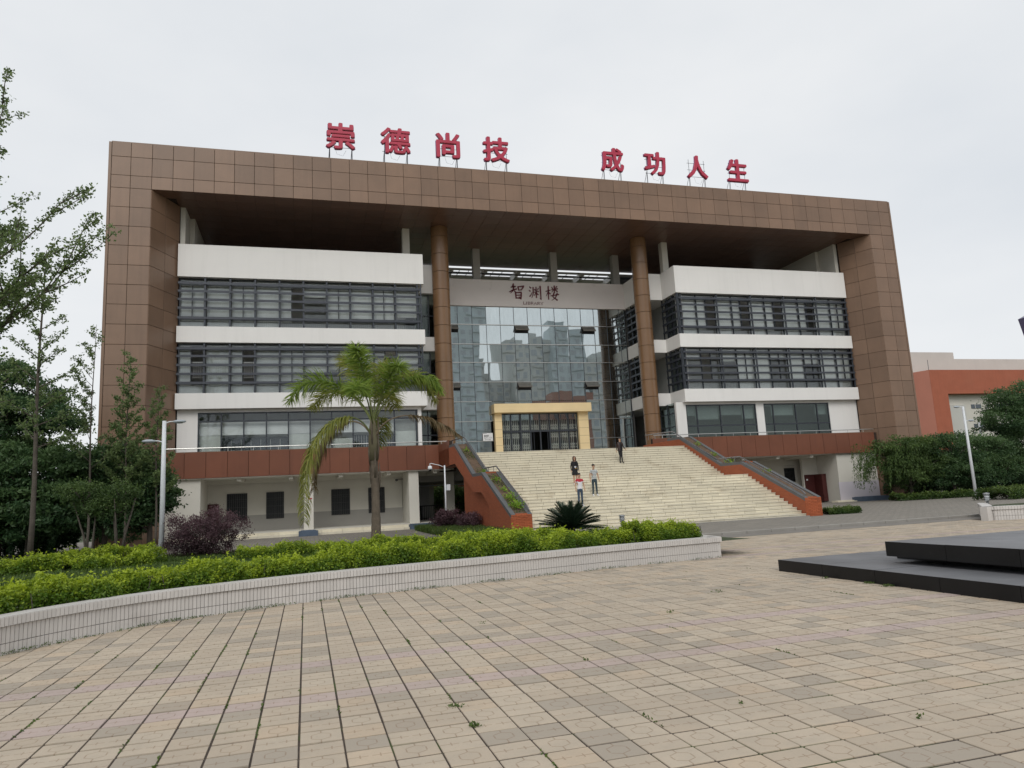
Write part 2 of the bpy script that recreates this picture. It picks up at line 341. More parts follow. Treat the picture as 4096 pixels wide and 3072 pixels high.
# ================================================================== GROUND
def sheet(name, pts, z, mat, label=None, kind='structure'):
    mb = MB(); mb.add([(x, y, z) for x, y in pts], [tuple(range(len(pts)))]); o = mb.build(name, mat)
    return props(o, label, None, None, kind)
sheet('ground', [(-900, -900), (900, -900), (900, 900), (-900, 900)], -.14, M['lawn'], 'flat grassy ground around the library and plaza')
PX, PY = .2985, .279
def paver_material():
    g = G('plaza_paver'); sx = g.n('ShaderNodeSeparateXYZ'); g.l(g.pos(), sx.inputs[0])
    u = g.math('DIVIDE', g.math('SUBTRACT', sx.outputs[0], 2.93), PX); v = g.math('DIVIDE', g.math('SUBTRACT', sx.outputs[1], 4.08), PY)
    fu, fv = g.math('FRACT', u), g.math('FRACT', v); iu, iv = g.math('FLOOR', u), g.math('FLOOR', v)
    cb = g.n('ShaderNodeCombineXYZ'); g.l(iu, cb.inputs[0]); g.l(iv, cb.inputs[1])
    wn = g.n('ShaderNodeTexWhiteNoise'); g.l(cb.outputs[0], wn.inputs['Vector']); r = wn.outputs['Value']
    wc = g.n('ShaderNodeSeparateColor'); g.l(wn.outputs['Color'], wc.inputs[0])
    base = g.mixc(g.ramp(r, 0, 1), (.465, .385, .295), (.535, .455, .355))
    base = g.mixc(g.math('MULTIPLY', g.math('GREATER_THAN', wc.outputs[1], .86), .32), base, (.57, .42, .28))
    # clustered weathered grey pavers
    reg = g.noise(.12, 3, .6, vec=cb.outputs[0])
    thr = g.math('GREATER_THAN', g.math('ADD', wc.outputs[0], g.math('MULTIPLY', g.ramp(reg, .4, .7), .38)), .93)
    base = g.mixc(g.math('MULTIPLY', thr, .62), base, (.29, .255, .215))
    # pinkish rows
    pk = None
    for k in (9, 14, 39, 44):
        e = g.math('COMPARE', iv, k, .4); pk = e if pk is None else g.math('ADD', pk, e)
    base = g.mixc(g.math('MULTIPLY', pk, .8), base, (.47, .37, .35))
    # soft blotches, specks
    base = g.mixc(g.math('MULTIPLY', g.ramp(g.noise(4, 6, .7), .40, .72), .42), base, (.36, .32, .26))
    base = g.mixc(g.math('MULTIPLY', g.ramp(g.noise(.45, 6, .65), .42, .66), .34), base, (.33, .285, .23))
    fine = g.noise(70, 3); base = g.mixc(g.math('MULTIPLY', g.ramp(fine, .55, .8), .3), base, (.25, .22, .18))
    # moulded grooves of each paver
    odd = g.math('MODULO', g.math('ABSOLUTE', g.math('ADD', iu, iv)), 2)
    au = g.math('ABSOLUTE', g.math('SUBTRACT', fu, .5)); av = g.math('ABSOLUTE', g.math('SUBTRACT', fv, .5))
    W_ = .016
    def band(d): return g.math('LESS_THAN', g.math('ABSOLUTE', d), W_)
    l1 = g.math('MULTIPLY', band(g.math('SUBTRACT', fv, .5)), g.math('GREATER_THAN', au, .04))
    l2 = g.math('MULTIPLY', band(g.math('SUBTRACT', au, .22)), g.math('LESS_THAN', av, .11))
    hexd = g.math('SUBTRACT', av, g.math('MULTIPLY_ADD', au, -.55, .27)); l3 = g.math('MULTIPLY', band(hexd), g.math('LESS_THAN', au, .22))
    l4 = g.math('MULTIPLY', band(g.math('SUBTRACT', fu, .5)), g.math('GREATER_THAN', av, .27))
    a1 = g.math('MULTIPLY', g.math('MAXIMUM', l1, l2), g.math('LESS_THAN', odd, .5)); a2 = g.math('MULTIPLY', g.math('MAXIMUM', l3, g.math('MAXIMUM', l2, l4)), g.math('GREATER_THAN', odd, .5))
    gr = g.math('MAXIMUM', a1, a2)
    base = g.mixc(g.math('MULTIPLY', gr, .48), base, (.22, .14, .085))
    h = g.math('SUBTRACT', g.math('MULTIPLY', fine, .25), gr)
    g.bsdf(base, .82, bump=h, bd=.004, bs=.5, spec=.3); return g.m
M['paver'] = paver_material()
def joint_material():
    g = G('mossy_joint'); n = g.noise(1.1, 4, .6); n2 = g.noise(9, 3)
    c = g.mixc(g.ramp(n2, .3, .7), (.045, .034, .028), (.085, .065, .05)); c = g.mixc(g.math('MULTIPLY', g.ramp(n, .56, .64), .85), c, (.055, .085, .018))
    g.bsdf(c, .95, bump=n2, bd=.01, bs=.6); return g.m
M['pjoint'] = joint_material()
plaza = sheet('plaza', [(-60, -60), (80, -60), (80, 20.7), (-60, 20.7)], -.0085, M['pjoint'], 'beige paved plaza laid in square grooved pavers')
def far_paver():       # beyond the single pavers the joints are part of the material
    g = G('far_plaza_paving'); sx = g.n('ShaderNodeSeparateXYZ'); g.l(g.pos(), sx.inputs[0])
    fu = g.math('FRACT', g.math('DIVIDE', g.math('SUBTRACT', sx.outputs[0], 2.93), PX)); fv = g.math('FRACT', g.math('DIVIDE', g.math('SUBTRACT', sx.outputs[1], 4.08), PY))
    j = g.math('MAXIMUM', g.math('LESS_THAN', fu, .05), g.math('LESS_THAN', fv, .03))
    c = g.mixc(g.ramp(g.noise(.8, 5), .3, .7), (.50, .425, .325), (.60, .52, .405)); c = g.mixc(j, c, (.12, .09, .06)); g.bsdf(c, .85); return g.m
M['far_paver'] = far_paver()
for pts in ([(-60, -60), (80, -60), (80, 2.40), (-60, 2.40)], [(38.1, 2.42), (80, 2.42), (80, 20.7), (38.1, 20.7)], [(-60, 2.42), (-7.85, 2.42), (-7.85, 20.7), (-60, 20.7)]):
    mb = MB(); mb.add([(x, y, -.001) for x, y in pts], [(0, 1, 2, 3)]); o = mb.build('paving_sheet', M['far_paver'], plaza)
# planter outline (front face, foot)
PATH = [(-5.6, 4.0), (-5.15, 6.4), (-4.45, 8.8), (-3.62, 10.64), (-2.95, 11.6), (-2.3, 12.22), (-1.64, 12.65), (-1.08, 12.92), (-.23, 13.28), (.75, 13.60), (1.75, 13.80), (2.84, 14.0), (4.03, 14.24), (5.32, 14.52), (6.88, 14.80), (9.2, 15.07)]
def inside_planter(x, y):
    if x > 9.2: return False
    for (xa, ya), (xb, yb) in zip(PATH, PATH[1:]):
        if xa <= x <= xb: return y > ya+(yb-ya)*(x-xa)/(xb-xa)+.02
    return True
def on_plinth(x, y): return (x > 8.46 and y < 11.9)
rect = {}
cells = []
for i in range(-37, 118):
    for j in range(-6, 60):
        x, y = 2.93+PX*i, 4.08+PY*j
        if y+PY > 20.72 or x < -7.8: continue
        cx, cy = x+PX/2, y+PY/2
        if inside_planter(x+PX, y) and inside_planter(cx, cy): continue
        if on_plinth(cx-PX/2, cy+PY/2) and on_plinth(x, y): continue
        if x > 22.6 and y > 19.7: continue
        # skip what no camera near the photographer's could see
        if cx < -1.4-.72*(cy-2.5) or cx > 3.9+1.7*(cy-1.5): continue
        cells.append((cx, cy, abs(cx-1.5)*.35+cy))
cells.sort(key=lambda c: c[2])
pm = [bevbox(PX-.012, PY-.024, .05, .004, M['paver'], 'paver') for _ in range(1)]
stuffp = MB()
for n, (cx, cy, _) in enumerate(cells):
    dz = random.uniform(-.0025, .0025)
    if n < 300:
        o = piece('paver', pm[0], plaza, (cx, cy, -.025+dz)); o.rotation_euler = (random.uniform(-.006, .006), random.uniform(-.006, .006), random.uniform(-.006, .006))
    else:
        a, b = PX/2-.006, PY/2-.012; e = .003; t = dz
        ax, ay = random.uniform(-.0015, .0015), random.uniform(-.0015, .0015)
        vs = [(cx-a, cy-b, -.04), (cx+a, cy-b, -.04), (cx+a, cy+b, -.04), (cx-a, cy+b, -.04), (cx-a+e, cy-b+e, t-ax-ay), (cx+a-e, cy-b+e, t+ax-ay), (cx+a-e, cy+b-e, t+ax+ay), (cx-a+e, cy+b-e, t-ax+ay)]
        stuffp.add(vs, [(4, 5, 6, 7), (0, 1, 5, 4), (1, 2, 6, 5), (2, 3, 7, 6), (3, 0, 4, 7)])
props(stuffp.build('pavers', M['paver'], plaza), None, None, None, 'stuff')
# weeds in the joints
wp = []
def tuft(x, y, r, n, h=.03):
    for _ in range(n): wp.append((x+random.gauss(0, r), y+random.gauss(0, r*.8), random.uniform(0, h)))
for _ in range(170):
    j = random.randint(0, 60); k = random.randint(-25, 30)
    x = 2.93+PX*k+random.uniform(-.012, .012); y = random.uniform(4.3, 13)
    if k > -2 and random.random() < .8: continue
    if inside_planter(x, y): continue
    L_ = random.uniform(.05, .5)
    for q in range(int(L_*50)): wp.append((x+random.gauss(0, .006), y+random.uniform(0, L_), random.uniform(0, .008)))
for x, y, r, n in ((1.15, 5.35, .02, 60), (1.12, 5.9, .03, 40), (2.6, 6.9, .015, 14), (4.6, 8.9, .03, 20), (6.1, 10.2, .05, 40), (3.1, 5.0, .01, 10), (8.4, 9.2, .05, 120), (8.42, 9.6, .05, 100), (8.36, 10.5, .03, 40), (2.2, 9.5, .02, 14), (3.95, 4.2, .012, 16)): tuft(x, y, r, n)
for (xa, ya), (xb, yb) in zip(PATH[2:], PATH[3:]):
    for _ in range(260):
        t = random.random(); s = abs(math.sin((xa+(xb-xa)*t)*2.3)); 
        if random.random() < s*.9: wp.append((xa+(xb-xa)*t+random.gauss(0, .02), ya+(yb-ya)*t-.03+random.gauss(0, .02), random.uniform(0, .04*s+.01)))
props(leaf_cloud('weeds', np.array(wp), .014, M['leaf_grass'], None, .4), 'small green weeds growing in the plaza joints', None, None, 'stuff')
# road, kerb, forecourt
sheet('road', [(-60, 20.66), (80, 20.66), (80, 22.72), (-60, 22.72)], -.075, M['asphalt'], 'narrow grey lane between plaza and library forecourt')
def forecourt_mat():
    g = G('forecourt_paving'); sx = g.n('ShaderNodeSeparateXYZ'); g.l(g.pos(), sx.inputs[0])
    b = g.n('ShaderNodeTexBrick'); g.l(g.pos(), b.inputs['Vector']); b.inputs['Scale'].default_value = 1; b.inputs['Brick Width'].default_value = .42; b.inputs['Row Height'].default_value = .21; b.inputs['Mortar Size'].default_value = .012
    b.inputs['Color1'].default_value = (.27, .245, .21, 1); b.inputs['Color2'].default_value = (.215, .20, .175, 1); b.inputs['Mortar'].default_value = (.10, .09, .075, 1)
    c = g.mixc(g.math('MULTIPLY', g.ramp(g.noise(.6, 5), .4, .7), .5), b.outputs[0], (.20, .185, .16)); c = g.mixc(g.math('MULTIPLY', g.ramp(g.noise(25, 3), .55, .8), .35), c, (.13, .12, .10))
    g.bsdf(c, .9, bump=b.outputs['Fac'], bd=-.004, bs=.4); return g.m
M['forecourt'] = forecourt_mat()
props(MB().box(-60, 80, 22.9, 60, -.13, .0).build('forecourt', M['forecourt']), 'grey paved forecourt in front of the library', None, None, 'structure')
kr = props(bpy.data.objects.new('kerb', None), 'low stone kerb along the lane', None, None, 'structure'); COL.objects.link(kr)
km = bevbox(.985, .16, .16, .012, M['kerb'], 'kerb_stone')
for i in range(46): piece('kerb_stone', km, kr, (9.5+i, 22.81, -.055+.0), rz=0)

# ================================================================== LIBRARY
B = thing('library_building', 'five-storey library with brown granite portal frame and white banded wings', 'building', (17.5, 47, 0))
unit = MB().box(-.5, .5, -.5, .5, -.5, .5)
UB = {}
def U(mat):
    if mat.name not in UB:
        UB[mat.name] = MB().box(-.5, .5, -.5, .5, -.5, .5).mesh(mat.name+'_block', mat)
    return UB[mat.name]
def blk(name, mat, parent, x0, x1, y0, y1, z0, z1, **k):
    return piece(name, U(mat), parent, ((x0+x1)/2, (y0+y1)/2, (z0+z1)/2), (x1-x0, y1-y0, z1-z0), **k)
FY = 45.2; X0, X1 = -11.23, 46.26; XI0, XI1 = -8.84, 43.90; ZS, ZT = 21.1, 24.0
XB0, XB1, YB = -7.62, 42.72, 47.6
mb = MB()
mb.box(X0+.03, X1-.03, FY+.035, 57.2, ZS+.04, ZT-.02)                                  # header
mb.prism([(X0+.03, FY+.035), (XI0-.03, FY+.035), (XB0-.03, YB), (XB0-.03, 60), (X0+.03, 60)], -.1, ZS+.04, 'z')
mb.prism([(X1-.03, FY+.035), (X1-.03, 60), (XB1+.03, 60), (XB1+.03, YB), (XI1+.03, FY+.035)], -.1, ZS+.04, 'z')
frame = mb.build('portal_frame', M['joint'], B, fix=True)
pan = bevbox(1, .035, 1, .006, M['granite'], 'panel')
G_ = .022
def fpanel(x0, x1, z0, z1, parent=frame, mesh=pan, y=FY):
    piece('panel', mesh, parent, ((x0+x1)/2, y+.0175+random.uniform(-.002, .002), (z0+z1)/2), (x1-x0-G_, 1, z1-z0-G_))
xs = [X0+.17, -10.01, XI0]; xs += [XI0+(XI1-XI0)*(i+1)/45 for i in range(45)]; xs += [45.07, X1-.17]
zs_leg = [21.1-1.198*i for i in range(18)]+[-.1]
for a, b in zip(xs, xs[1:]):
    for z1, z0 in ((ZT, 23.09), (23.09, 21.9), (21.9, ZS)): fpanel(a, b, z0, z1)
for a, b in zip(zs_leg, zs_leg[1:]):
    for k in (0, 1): fpanel(xs[k], xs[k+1], b, a)
    for k in (-3, -2): fpanel(xs[k], xs[k+1], b, a)
mb = MB()                                                                              # outer corner strips
for xa, xb in ((X0, X0+.15), (X1-.15, X1)): mb.box(xa, xb, FY, 60, -.1, ZT)
mb.box(X0+.15, X1-.15, FY+.0, 57.2, ZT-.015, ZT+.05)
mb.build('corner_trim', M['granite'], frame)
for side in (0, 1):                                                                    # splayed reveals
    A = Vector((XI0, FY, 0)) if side == 0 else Vector((XI1, FY, 0)); Bq = Vector((XB0, YB, 0)) if side == 0 else Vector((XB1, YB, 0))
    d = Bq-A; Lr = d.length; ang = math.atan2(d.y, d.x); nrm = Vector((d.y, -d.x, 0)).normalized()*(1 if side == 0 else -1)
    for k in range(2):
        c0 = A+d*(k+.5)/2+nrm*.0
        for a, b in zip(zs_leg, zs_leg[1:]):
            piece('reveal_panel', pan, frame, (c0.x, c0.y, (a+b)/2), (Lr/2-G_, 1, a-b-G_), rz=ang)
# soffit
mb = MB().box(XB0-.02, XB1+.02, FY+.05, 57.15, ZS+.03, ZS+.05); soffit = mb.build('soffit', M['joint'], B)
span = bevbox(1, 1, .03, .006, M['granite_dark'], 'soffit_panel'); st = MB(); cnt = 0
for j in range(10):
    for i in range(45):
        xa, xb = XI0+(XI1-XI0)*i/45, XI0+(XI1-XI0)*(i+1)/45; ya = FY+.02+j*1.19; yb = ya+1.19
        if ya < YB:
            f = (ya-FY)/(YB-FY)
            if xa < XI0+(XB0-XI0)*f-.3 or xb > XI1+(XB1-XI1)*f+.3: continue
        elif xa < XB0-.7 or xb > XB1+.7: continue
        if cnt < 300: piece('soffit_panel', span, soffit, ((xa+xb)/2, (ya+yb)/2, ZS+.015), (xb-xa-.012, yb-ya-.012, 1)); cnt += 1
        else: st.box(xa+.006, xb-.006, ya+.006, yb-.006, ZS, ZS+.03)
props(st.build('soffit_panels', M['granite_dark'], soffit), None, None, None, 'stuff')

# wings -------------------------------------------------------------
def fr_(face, x):        # mapping of (u, w, v): front face -> (u, y=w, v); side face -> (x + w, y=u, v)
    if face == 'front': return lambda u0, u1, w0, w1, v0, v1: (u0, u1, w0, w1, v0, v1)
    return lambda u0, u1, w0, w1, v0, v1: (x+w0, x+w1, u0, u1, v0, v1)
BANDS = [(18.5, 16.38), (13.17, 12.15), (8.94, 7.97)]
def ribbon(parent, face, x, u, z0, z1, posts, mulls, lz, pane_info, yg=47.75, yl=47.38, rail=None):
    """posts: heavy verticals in the louvre plane; mulls: verticals at the glass; lz: louvre heights"""
    F = fr_(face, x); mb = MB(); k = 0 if face == 'front' else 1
    g0 = yg if face == 'front' else .42; l0 = yl if face == 'front' else .05
    for q in mulls: mb.box(*F(q-.035, q+.035, g0-.05, g0+.05, z0, z1))
    mb.box(*F(u[0], u[1], g0-.048, g0+.052, z0, z0+.06)); mb.box(*F(u[0], u[1], g0-.048, g0+.052, z1-.07, z1))
    mb.box(*F(u[0], u[1], g0-.047, g0+.047, lz[0]-.03, lz[0]+.03)); mb.box(*F(u[0], u[1], g0-.047, g0+.047, lz[-1]-.03, lz[-1]+.03))
    w = mb.build('ribbon_window', M['steel_dark'], parent)
    for q in posts:
        pb = MB().box(*F(q-.055, q+.055, l0, l0+.07, z0-.0, z1)); 
        for z in lz: pb.box(*F(q-.02, q+.02, l0+.07, g0-.05, z-.02, z+.02))
        pb.build('post', M['steel_dark'], w)
    for z in lz:
        lb = MB(); lb.box(*F(u[0], u[1], l0-.06, l0-.005, z-.06, z+.07)); lb.box(*F(u[0], u[1], l0-.065, l0+.07, z+.07, z+.085)); lb.build('louver', M['louver'], w)
    edges = [u[0]]+list(mulls[1:-1])+[u[1]] if len(mulls) > 2 else [u[0], u[1]]
    gm = U(M['glass_wing'] if face == 'front' else M['glass_dark'])
    for i, (a, b) in enumerate(zip(edges, edges[1:])):
        info = pane_info(i)
        X_ = F(a+.03, b-.03, g0-.006, g0+.006, z0+.05, z1-.06)
        if 'open' in info:                       # sliding sash pushed aside, dark gap
            h = info['open']; m_ = (a+b)/2; ga, gb = (m_, b) if h == 'r' else (a, m_)
            sa, sb = (a, m_) if h == 'r' else (m_, b)
            for (pa, pb_, va, vb) in ((a, b, z0, lz[0]-.02), (a, b, lz[-1], z1), (sa, sb, lz[0], lz[-1])):
                Y_ = F(pa+.03, pb_-.03, g0-.006, g0+.006, va+.03, vb-.03); blk('pane', gm_mat(face), w, *Y_)
            fb = MB(); fb.box(*F(m_-.03, m_+.03, g0-.06, g0+.03, lz[0], lz[-1])); fb.build('sash_frame', M['steel_dark'], w)
            if info.get('blind', 1): blk('blind', M['blind'], w, *F(sa+.05, sb-.02, g0+.16, g0+.18, lz[0]-.1, z1-.08))
            if info.get('lowblind'): blk('blind', M['blind'], w, *F(a+.05, b-.05, g0+.17, g0+.19, z0+.05, lz[0]-.05))
        else:
            blk('pane', gm_mat(face), w, *X_)
            if info.get('sash'):
                m_ = (a+b)/2; fb = MB(); fb.box(*F(m_-.025, m_+.025, g0-.06, g0+.03, lz[0], lz[-1])); fb.build('sash_frame', M['steel_dark'], w)
            bl = info.get('blind', 1)
            if bl > 0:
                zb = z1-.07-(z1-z0-.12)*bl
                blk('blind', M['blind'], w, *F(a+.05, b-.05, g0+.16, g0+.18, zb, z1-.07))
    if rail:
        rb = MB()
        rb.box(*F(u[0]+.1, u[1]-.1, g0+.1, g0+.125, rail[1]-.025, rail[1])); rb.box(*F(u[0]+.1, u[1]-.1, g0+.1, g0+.125, rail[0], rail[0]+.02))
        q = u[0]+.15
        while q < u[1]-.1: rb.box(*F(q, q+.016, g0+.105, g0+.121, rail[0], rail[1])); q += .13
        rb.build('guard_rail', M['stainless'], w)
    return w
def gm_mat(face): return M['glass_wing'] if face == 'front' else M['glass_dark']
for s, (xa, xb) in enumerate(((-7.63, 7.85), (27.12, 42.72))):
    wing = MB(); iw0, iw1 = (xa+.1, xb-.9) if s == 0 else (xa+.9, xb-.1)
    # inner shell of the wing: back wall, floors, ceilings
    wing.box(iw0, iw1, 51.0, 51.2, 3.9, 18.3)
    for z in (4.2, 7.99, 12.17, 16.4): wing.box(iw0, iw1, 48.0, 51.0, z, z+.08)
    wing.build('wing_interior', M['room'], B)
    for zt, zb in BANDS:
        b = MB()
        if s == 0: pts = [(xa, 47.3), (xb, 47.3), (xb, 49.5), (9.75, 49.5), (9.75, 52.45), (9.5, 52.45), (9.5, 49.75), (xb-.25, 49.75), (xb-.25, 47.55), (xa, 47.55)]
        else: pts = [(xa, 47.3), (xb, 47.3), (xb, 47.55), (xa+.25, 47.55), (xa+.25, 49.75), (25.5, 49.75), (25.5, 52.45), (25.25, 52.45), (25.25, 49.5), (xa, 49.5)]
        b.prism(pts, zb, zt, 'z')
        b.build('floor_band', M['white'], B, fix=True)
        # underside slab that closes the band
        ub = MB()
        if s == 0: ub.prism([(xa, 47.5), (xb-.2, 47.5), (xb-.2, 49.7), (9.55, 49.7), (9.55, 52.4), (xa, 52.4)], zb+.004, zb+.12, 'z')
        else: ub.prism([(xb, 47.5), (xb, 52.4), (25.45, 52.4), (25.45, 49.7), (xa+.2, 49.7), (xa+.2, 47.5)], zb+.004, zb+.12, 'z')
        ub.build('band_underside', M['white'], B, fix=True)
    wb_ = MB(); xr0, xr1 = (xa+.1, 9.5) if s == 0 else (25.5, xb-.1)
    wb_.box(xr0, xr1, 57.8, 58, .33, 16.7); wb_.box((xa+.05) if s == 0 else xb-.15, (xa+.15) if s == 0 else xb-.05, 47.8, 58, 3.8, 16.7)
    for z in (4.2, 8.0, 12.18, 16.42): wb_.box(xr0+.02, xr1-.02, 51.2, 57.8, z, z+.08)
    for q in ((7.0, 7.1) if s == 0 else (27.9, 28.0),): wb_.box(q[0], q[1], 51.2, 57.8, 4.2, 16.6)
    wb_.build('wing_interior', M['room'], B)
    # roof deck behind the parapet and far body of the wing
    MB().box(xa+.02 if s == 0 else xa+.3, xb-.3 if s == 0 else xb-.02, 47.6, 58.5, 16.62, 16.8).build('roof_deck', M['white2'], B)
    MB().box(xa-.2, xb+.2, 58.2, 58.5, 16.8, 21.12).build('roof_back_wall', M['dark_room'], B)
ML = [-7.53, -6.03, -4.54, -3.04, -1.55, -.06, 1.42, 2.93, 4.42, 5.91, 7.42]
LZ3 = [13.72, 14.34, 14.9, 15.44, 15.97]; LZ2 = [9.58, 10.14, 10.70, 11.27, 11.78-.02]
LZ3.sort(); LZ2.sort()
pi3 = {0: dict(sash=1), 2: dict(sash=1), 4: dict(open='r'), 5: dict(blind=.30), 6: dict(sash=1, blind=.78), 7: dict(blind=.75), 8: dict(sash=1, blind=.8), 9: dict(blind=.7)}
ribbon(B, 'front', 0, (-7.6, 7.6), 13.17, 16.38, ML[1:], ML, LZ3, lambda i: pi3.get(i, {}), rail=(13.25, 13.8))
pi2 = {0: dict(open='r', lowblind=1), 2: dict(open='r', lowblind=1), 4: dict(sash=1, blind=1), 5: dict(blind=.6), 6: dict(sash=1, blind=.5), 7: dict(blind=.4), 8: dict(open='r'), 9: dict(blind=.5)}
ribbon(B, 'front', 0, (-7.6, 7.6), 8.94, 12.15, ML[1:], ML, LZ2, lambda i: pi2.get(i, {}), rail=(10.0, 11.0))
MR = [27.41, 29.01, 30.63, 32.12, 33.67, 35.12, 36.71, 38.25, 39.73, 41.31, 42.62]
qr3 = {0: {}, 1: dict(open='r'), 2: {}, 3: dict(open='r'), 4: {}, 5: dict(open='r'), 6: {}, 7: dict(open='r'), 8: dict(blind=1), 9: dict(sash=1)}
ribbon(B, 'front', 0, (27.3, 42.68), 13.17, 16.38, [27.3, 30.63, 33.67, 36.71, 39.73, 42.6], MR, LZ3, lambda i: qr3.get(i, {}), rail=(13.25, 13.8))
qr2 = {0: dict(blind=.25), 1: dict(open='l', blind=0), 2: dict(blind=.3), 3: dict(sash=1, blind=1), 4: {}, 5: dict(sash=1, blind=.25), 6: dict(blind=.8), 7: dict(sash=1, blind=.35), 8: {}, 9: dict(sash=1)}
ribbon(B, 'front', 0, (27.3, 42.68), 8.94, 12.15, [27.3, 30.63, 33.67, 36.71, 39.73, 42.6], MR, LZ2, lambda i: qr2.get(i, {}), rail=(9.05, 9.6))
# returned window on the inner side of the right wing, and recessed strips by the glass hall
for z0, z1, lz in ((13.17, 16.38, LZ3), (8.94, 12.15, LZ2)):
    ribbon(B, 'side', 27.12, (47.5, 49.75), z0, z1, [47.45, 48.2, 49.0, 49.75], [47.5, 48.2, 49.0, 49.75], lz, lambda i: dict(blind=.9 if i == 0 else 0))
    ribbon(B, 'side', 25.3, (49.9, 52.4), z0, z1, [49.9, 50.7, 51.6, 52.3], [49.9, 50.7, 51.6, 52.3], lz, lambda i: dict(blind=0))
    # left counterpart: the strip beside the left column faces the hall
    bl = MB().box(7.6, 9.3, 49.9, 50.0, z0, z1); o = bl.build('side_glazing', M['glass_dark'], B)
    fb = MB(); [fb.box(q, q+.06, 49.84, 49.9, z0, z1) for q in (7.85, 8.55, 9.25)]; fb.box(7.6, 9.3, 49.84, 49.9, (z0+z1)/2, (z0+z1)/2+.05); fb.build('side_frame', M['steel_dark'], o)
    # right end bracket of the left louvres
    fb = MB(); [fb.prism([(47.3, z-.05), (47.75, z+.12), (47.75, z+.17), (47.3, z)], 7.45, 7.5) for z in lz]; fb.box(7.6, 7.68, 47.3, 47.4, z0, z1)
    fb.build('louver_bracket', M['steel_dark'], B)
# first storey ------------------------------------------------------
WY = 47.75
mb = MB(); mb.box(-7.55, -6.38, WY, WY+.25, 3.7, 8.0); mb.box(7.25, 7.5, WY+.02, WY+.24, 3.7, 8.0); mb.box(-6.38, 7.25, WY+.003, WY+.25, 7.78, 8.0); mb.build('first_floor_wall', M['white'], B)
def storefront(x0, x1, z0, z1, mul, trans, infos, mat='glass_wing'):
    mb = MB()
    for q in mul: mb.box(q-.04, q+.04, WY+.03, WY+.13, z0, z1)
    mb.box(x0, x1, WY+.032, WY+.128, z0, z0+.08); mb.box(x0, x1, WY+.032, WY+.128, z1-.09, z1); mb.box(x0, x1, WY+.034, WY+.126, trans-.05, trans+.05)
    w = mb.build('storefront_window', M['steel_dark'], B)
    for i, (a, b) in enumerate(zip(mul, mul[1:])):
        blk('pane', M[mat], w, a+.04, b-.04, WY+.07, WY+.08, z0+.08, trans-.05); blk('pane', M[mat], w, a+.04, b-.04, WY+.07, WY+.08, trans+.05, z1-.09)
        for (mt, za, zb) in infos(i): blk('blind', M[mt], w, a+.03, b-.03, WY+.35, WY+.37, za, zb)
    return w
mulL = [-6.34, -5.02, -3.71, -2.36, -1.03, .3, 1.65, 3.0, 4.35, 5.69, 7.15]
def iL(i):
    o = [('blind', 6.38, 7.22)]
    if i == 0 or i == 4: o.append(('curtain', 4.3, 6.36))
    if i in (5, 9): o.append(('curtain', 4.3, 7.2))
    if i == 6: o.append(('curtain', 4.3, 6.0))
    return o
storefront(-6.38, 7.25, 4.28, 7.78, mulL, 7.22, iL)
MB().box(-6.4, 7.2, 50.4, 50.5, 4.2, 8).build('back_wall', M['curtain'], B)
mb = MB()
for a, b in ((-5.3, -1.0), (.9, 1.6), (3.2, 5.9)): mb.box(a, b, 49.55, 49.6, 4.4, 6.35)
mb.build('inner_window', M['towerwin'], B)
mb = MB(); [mb.box(-5.2+.2*i, -5.18+.2*i, 49.5, 49.52, 4.4, 6.2) for i in range(0, 22, 3)]; [mb.box(3.3+.17*i, 3.32+.17*i, 49.5, 49.52, 4.8, 6.3) for i in range(15)]; mb.box(-5.2, -1, 49.5, 49.52, 5.3, 5.33); mb.build('window_bars', M['stainless'], B)
mb = MB(); mb.box(26.55, 27.36, WY, WY+.25, 3.7, 8.0); mb.box(33.4, 34.08, WY, WY+.25, 3.7, 8.0); mb.box(40.08, 42.9, WY, WY+.25, 3.7, 8.0); mb.box(27.36, 33.4, WY+.003, WY+.25, 7.8, 8); mb.box(34.08, 40.08, WY+.003, WY+.25, 7.8, 8); mb.build('first_floor_wall', M['white'], B)
storefront(27.36, 33.4, 4.28, 7.8, [27.4, 28.28, 30.28, 32.3, 33.36], 6.2, lambda i: [('blind', 7.0-.3*(i % 2), 7.7)], 'glass_dark')
storefront(34.08, 40.08, 4.28, 7.8, [34.12, 34.93, 36.98, 38.98, 40.04], 6.2, lambda i: [('blind', 6.9, 7.7)] if i in (1, 3) else [], 'glass_dark')
mb = MB(); [mb.box(26.60, 26.68, q, q+.07, 4.28, 8) for q in (48.1, 49.2, 50.3, 51.4)]; mb.box(26.60, 26.68, 48.0, 52.4, 6.2, 6.28); mb.box(26.60, 26.68, 48.0, 52.4, 7.2, 7.28); mb.build('side_frame', M['steel_dark'], B)
MB().box(26.63, 26.65, 48.0, 52.4, 4.28, 8).build('side_glazing', M['glass_dark'], B)
mb = MB(); [mb.box(q, q+.07, 50.24, 50.3, 4.28, 8) for q in (7.6, 8.3, 9.0, 9.6)]; mb.box(7.6, 9.7, 50.24, 50.3, 6.2, 6.28); mb.build('side_frame', M['steel_dark'], B)
MB().box(7.5, 9.7, 50.3, 50.32, 4.28, 8).build('side_glazing', M['glass_dark'], B)
# roof level: white end walls and posts up to the soffit
mb = MB(); mb.box(-7.6, -7.3, 47.75, 49.6, 16.8, ZS+.01); mb.box(-7.6, -7.0, 49.6, 58.2, 16.8, ZS+.01); mb.box(42.4, 42.7, 47.75, 49.6, 16.8, ZS+.01); mb.box(42.1, 42.7, 49.6, 58.2, 16.8, ZS+.01); mb.build('roof_end_wall', M['white2'], B)
for xa in (6.78, 27.35): MB().box(xa, xa+.5, 49.3, 49.8, 16.75, ZS+.01).build('roof_post', M['white2'], B)
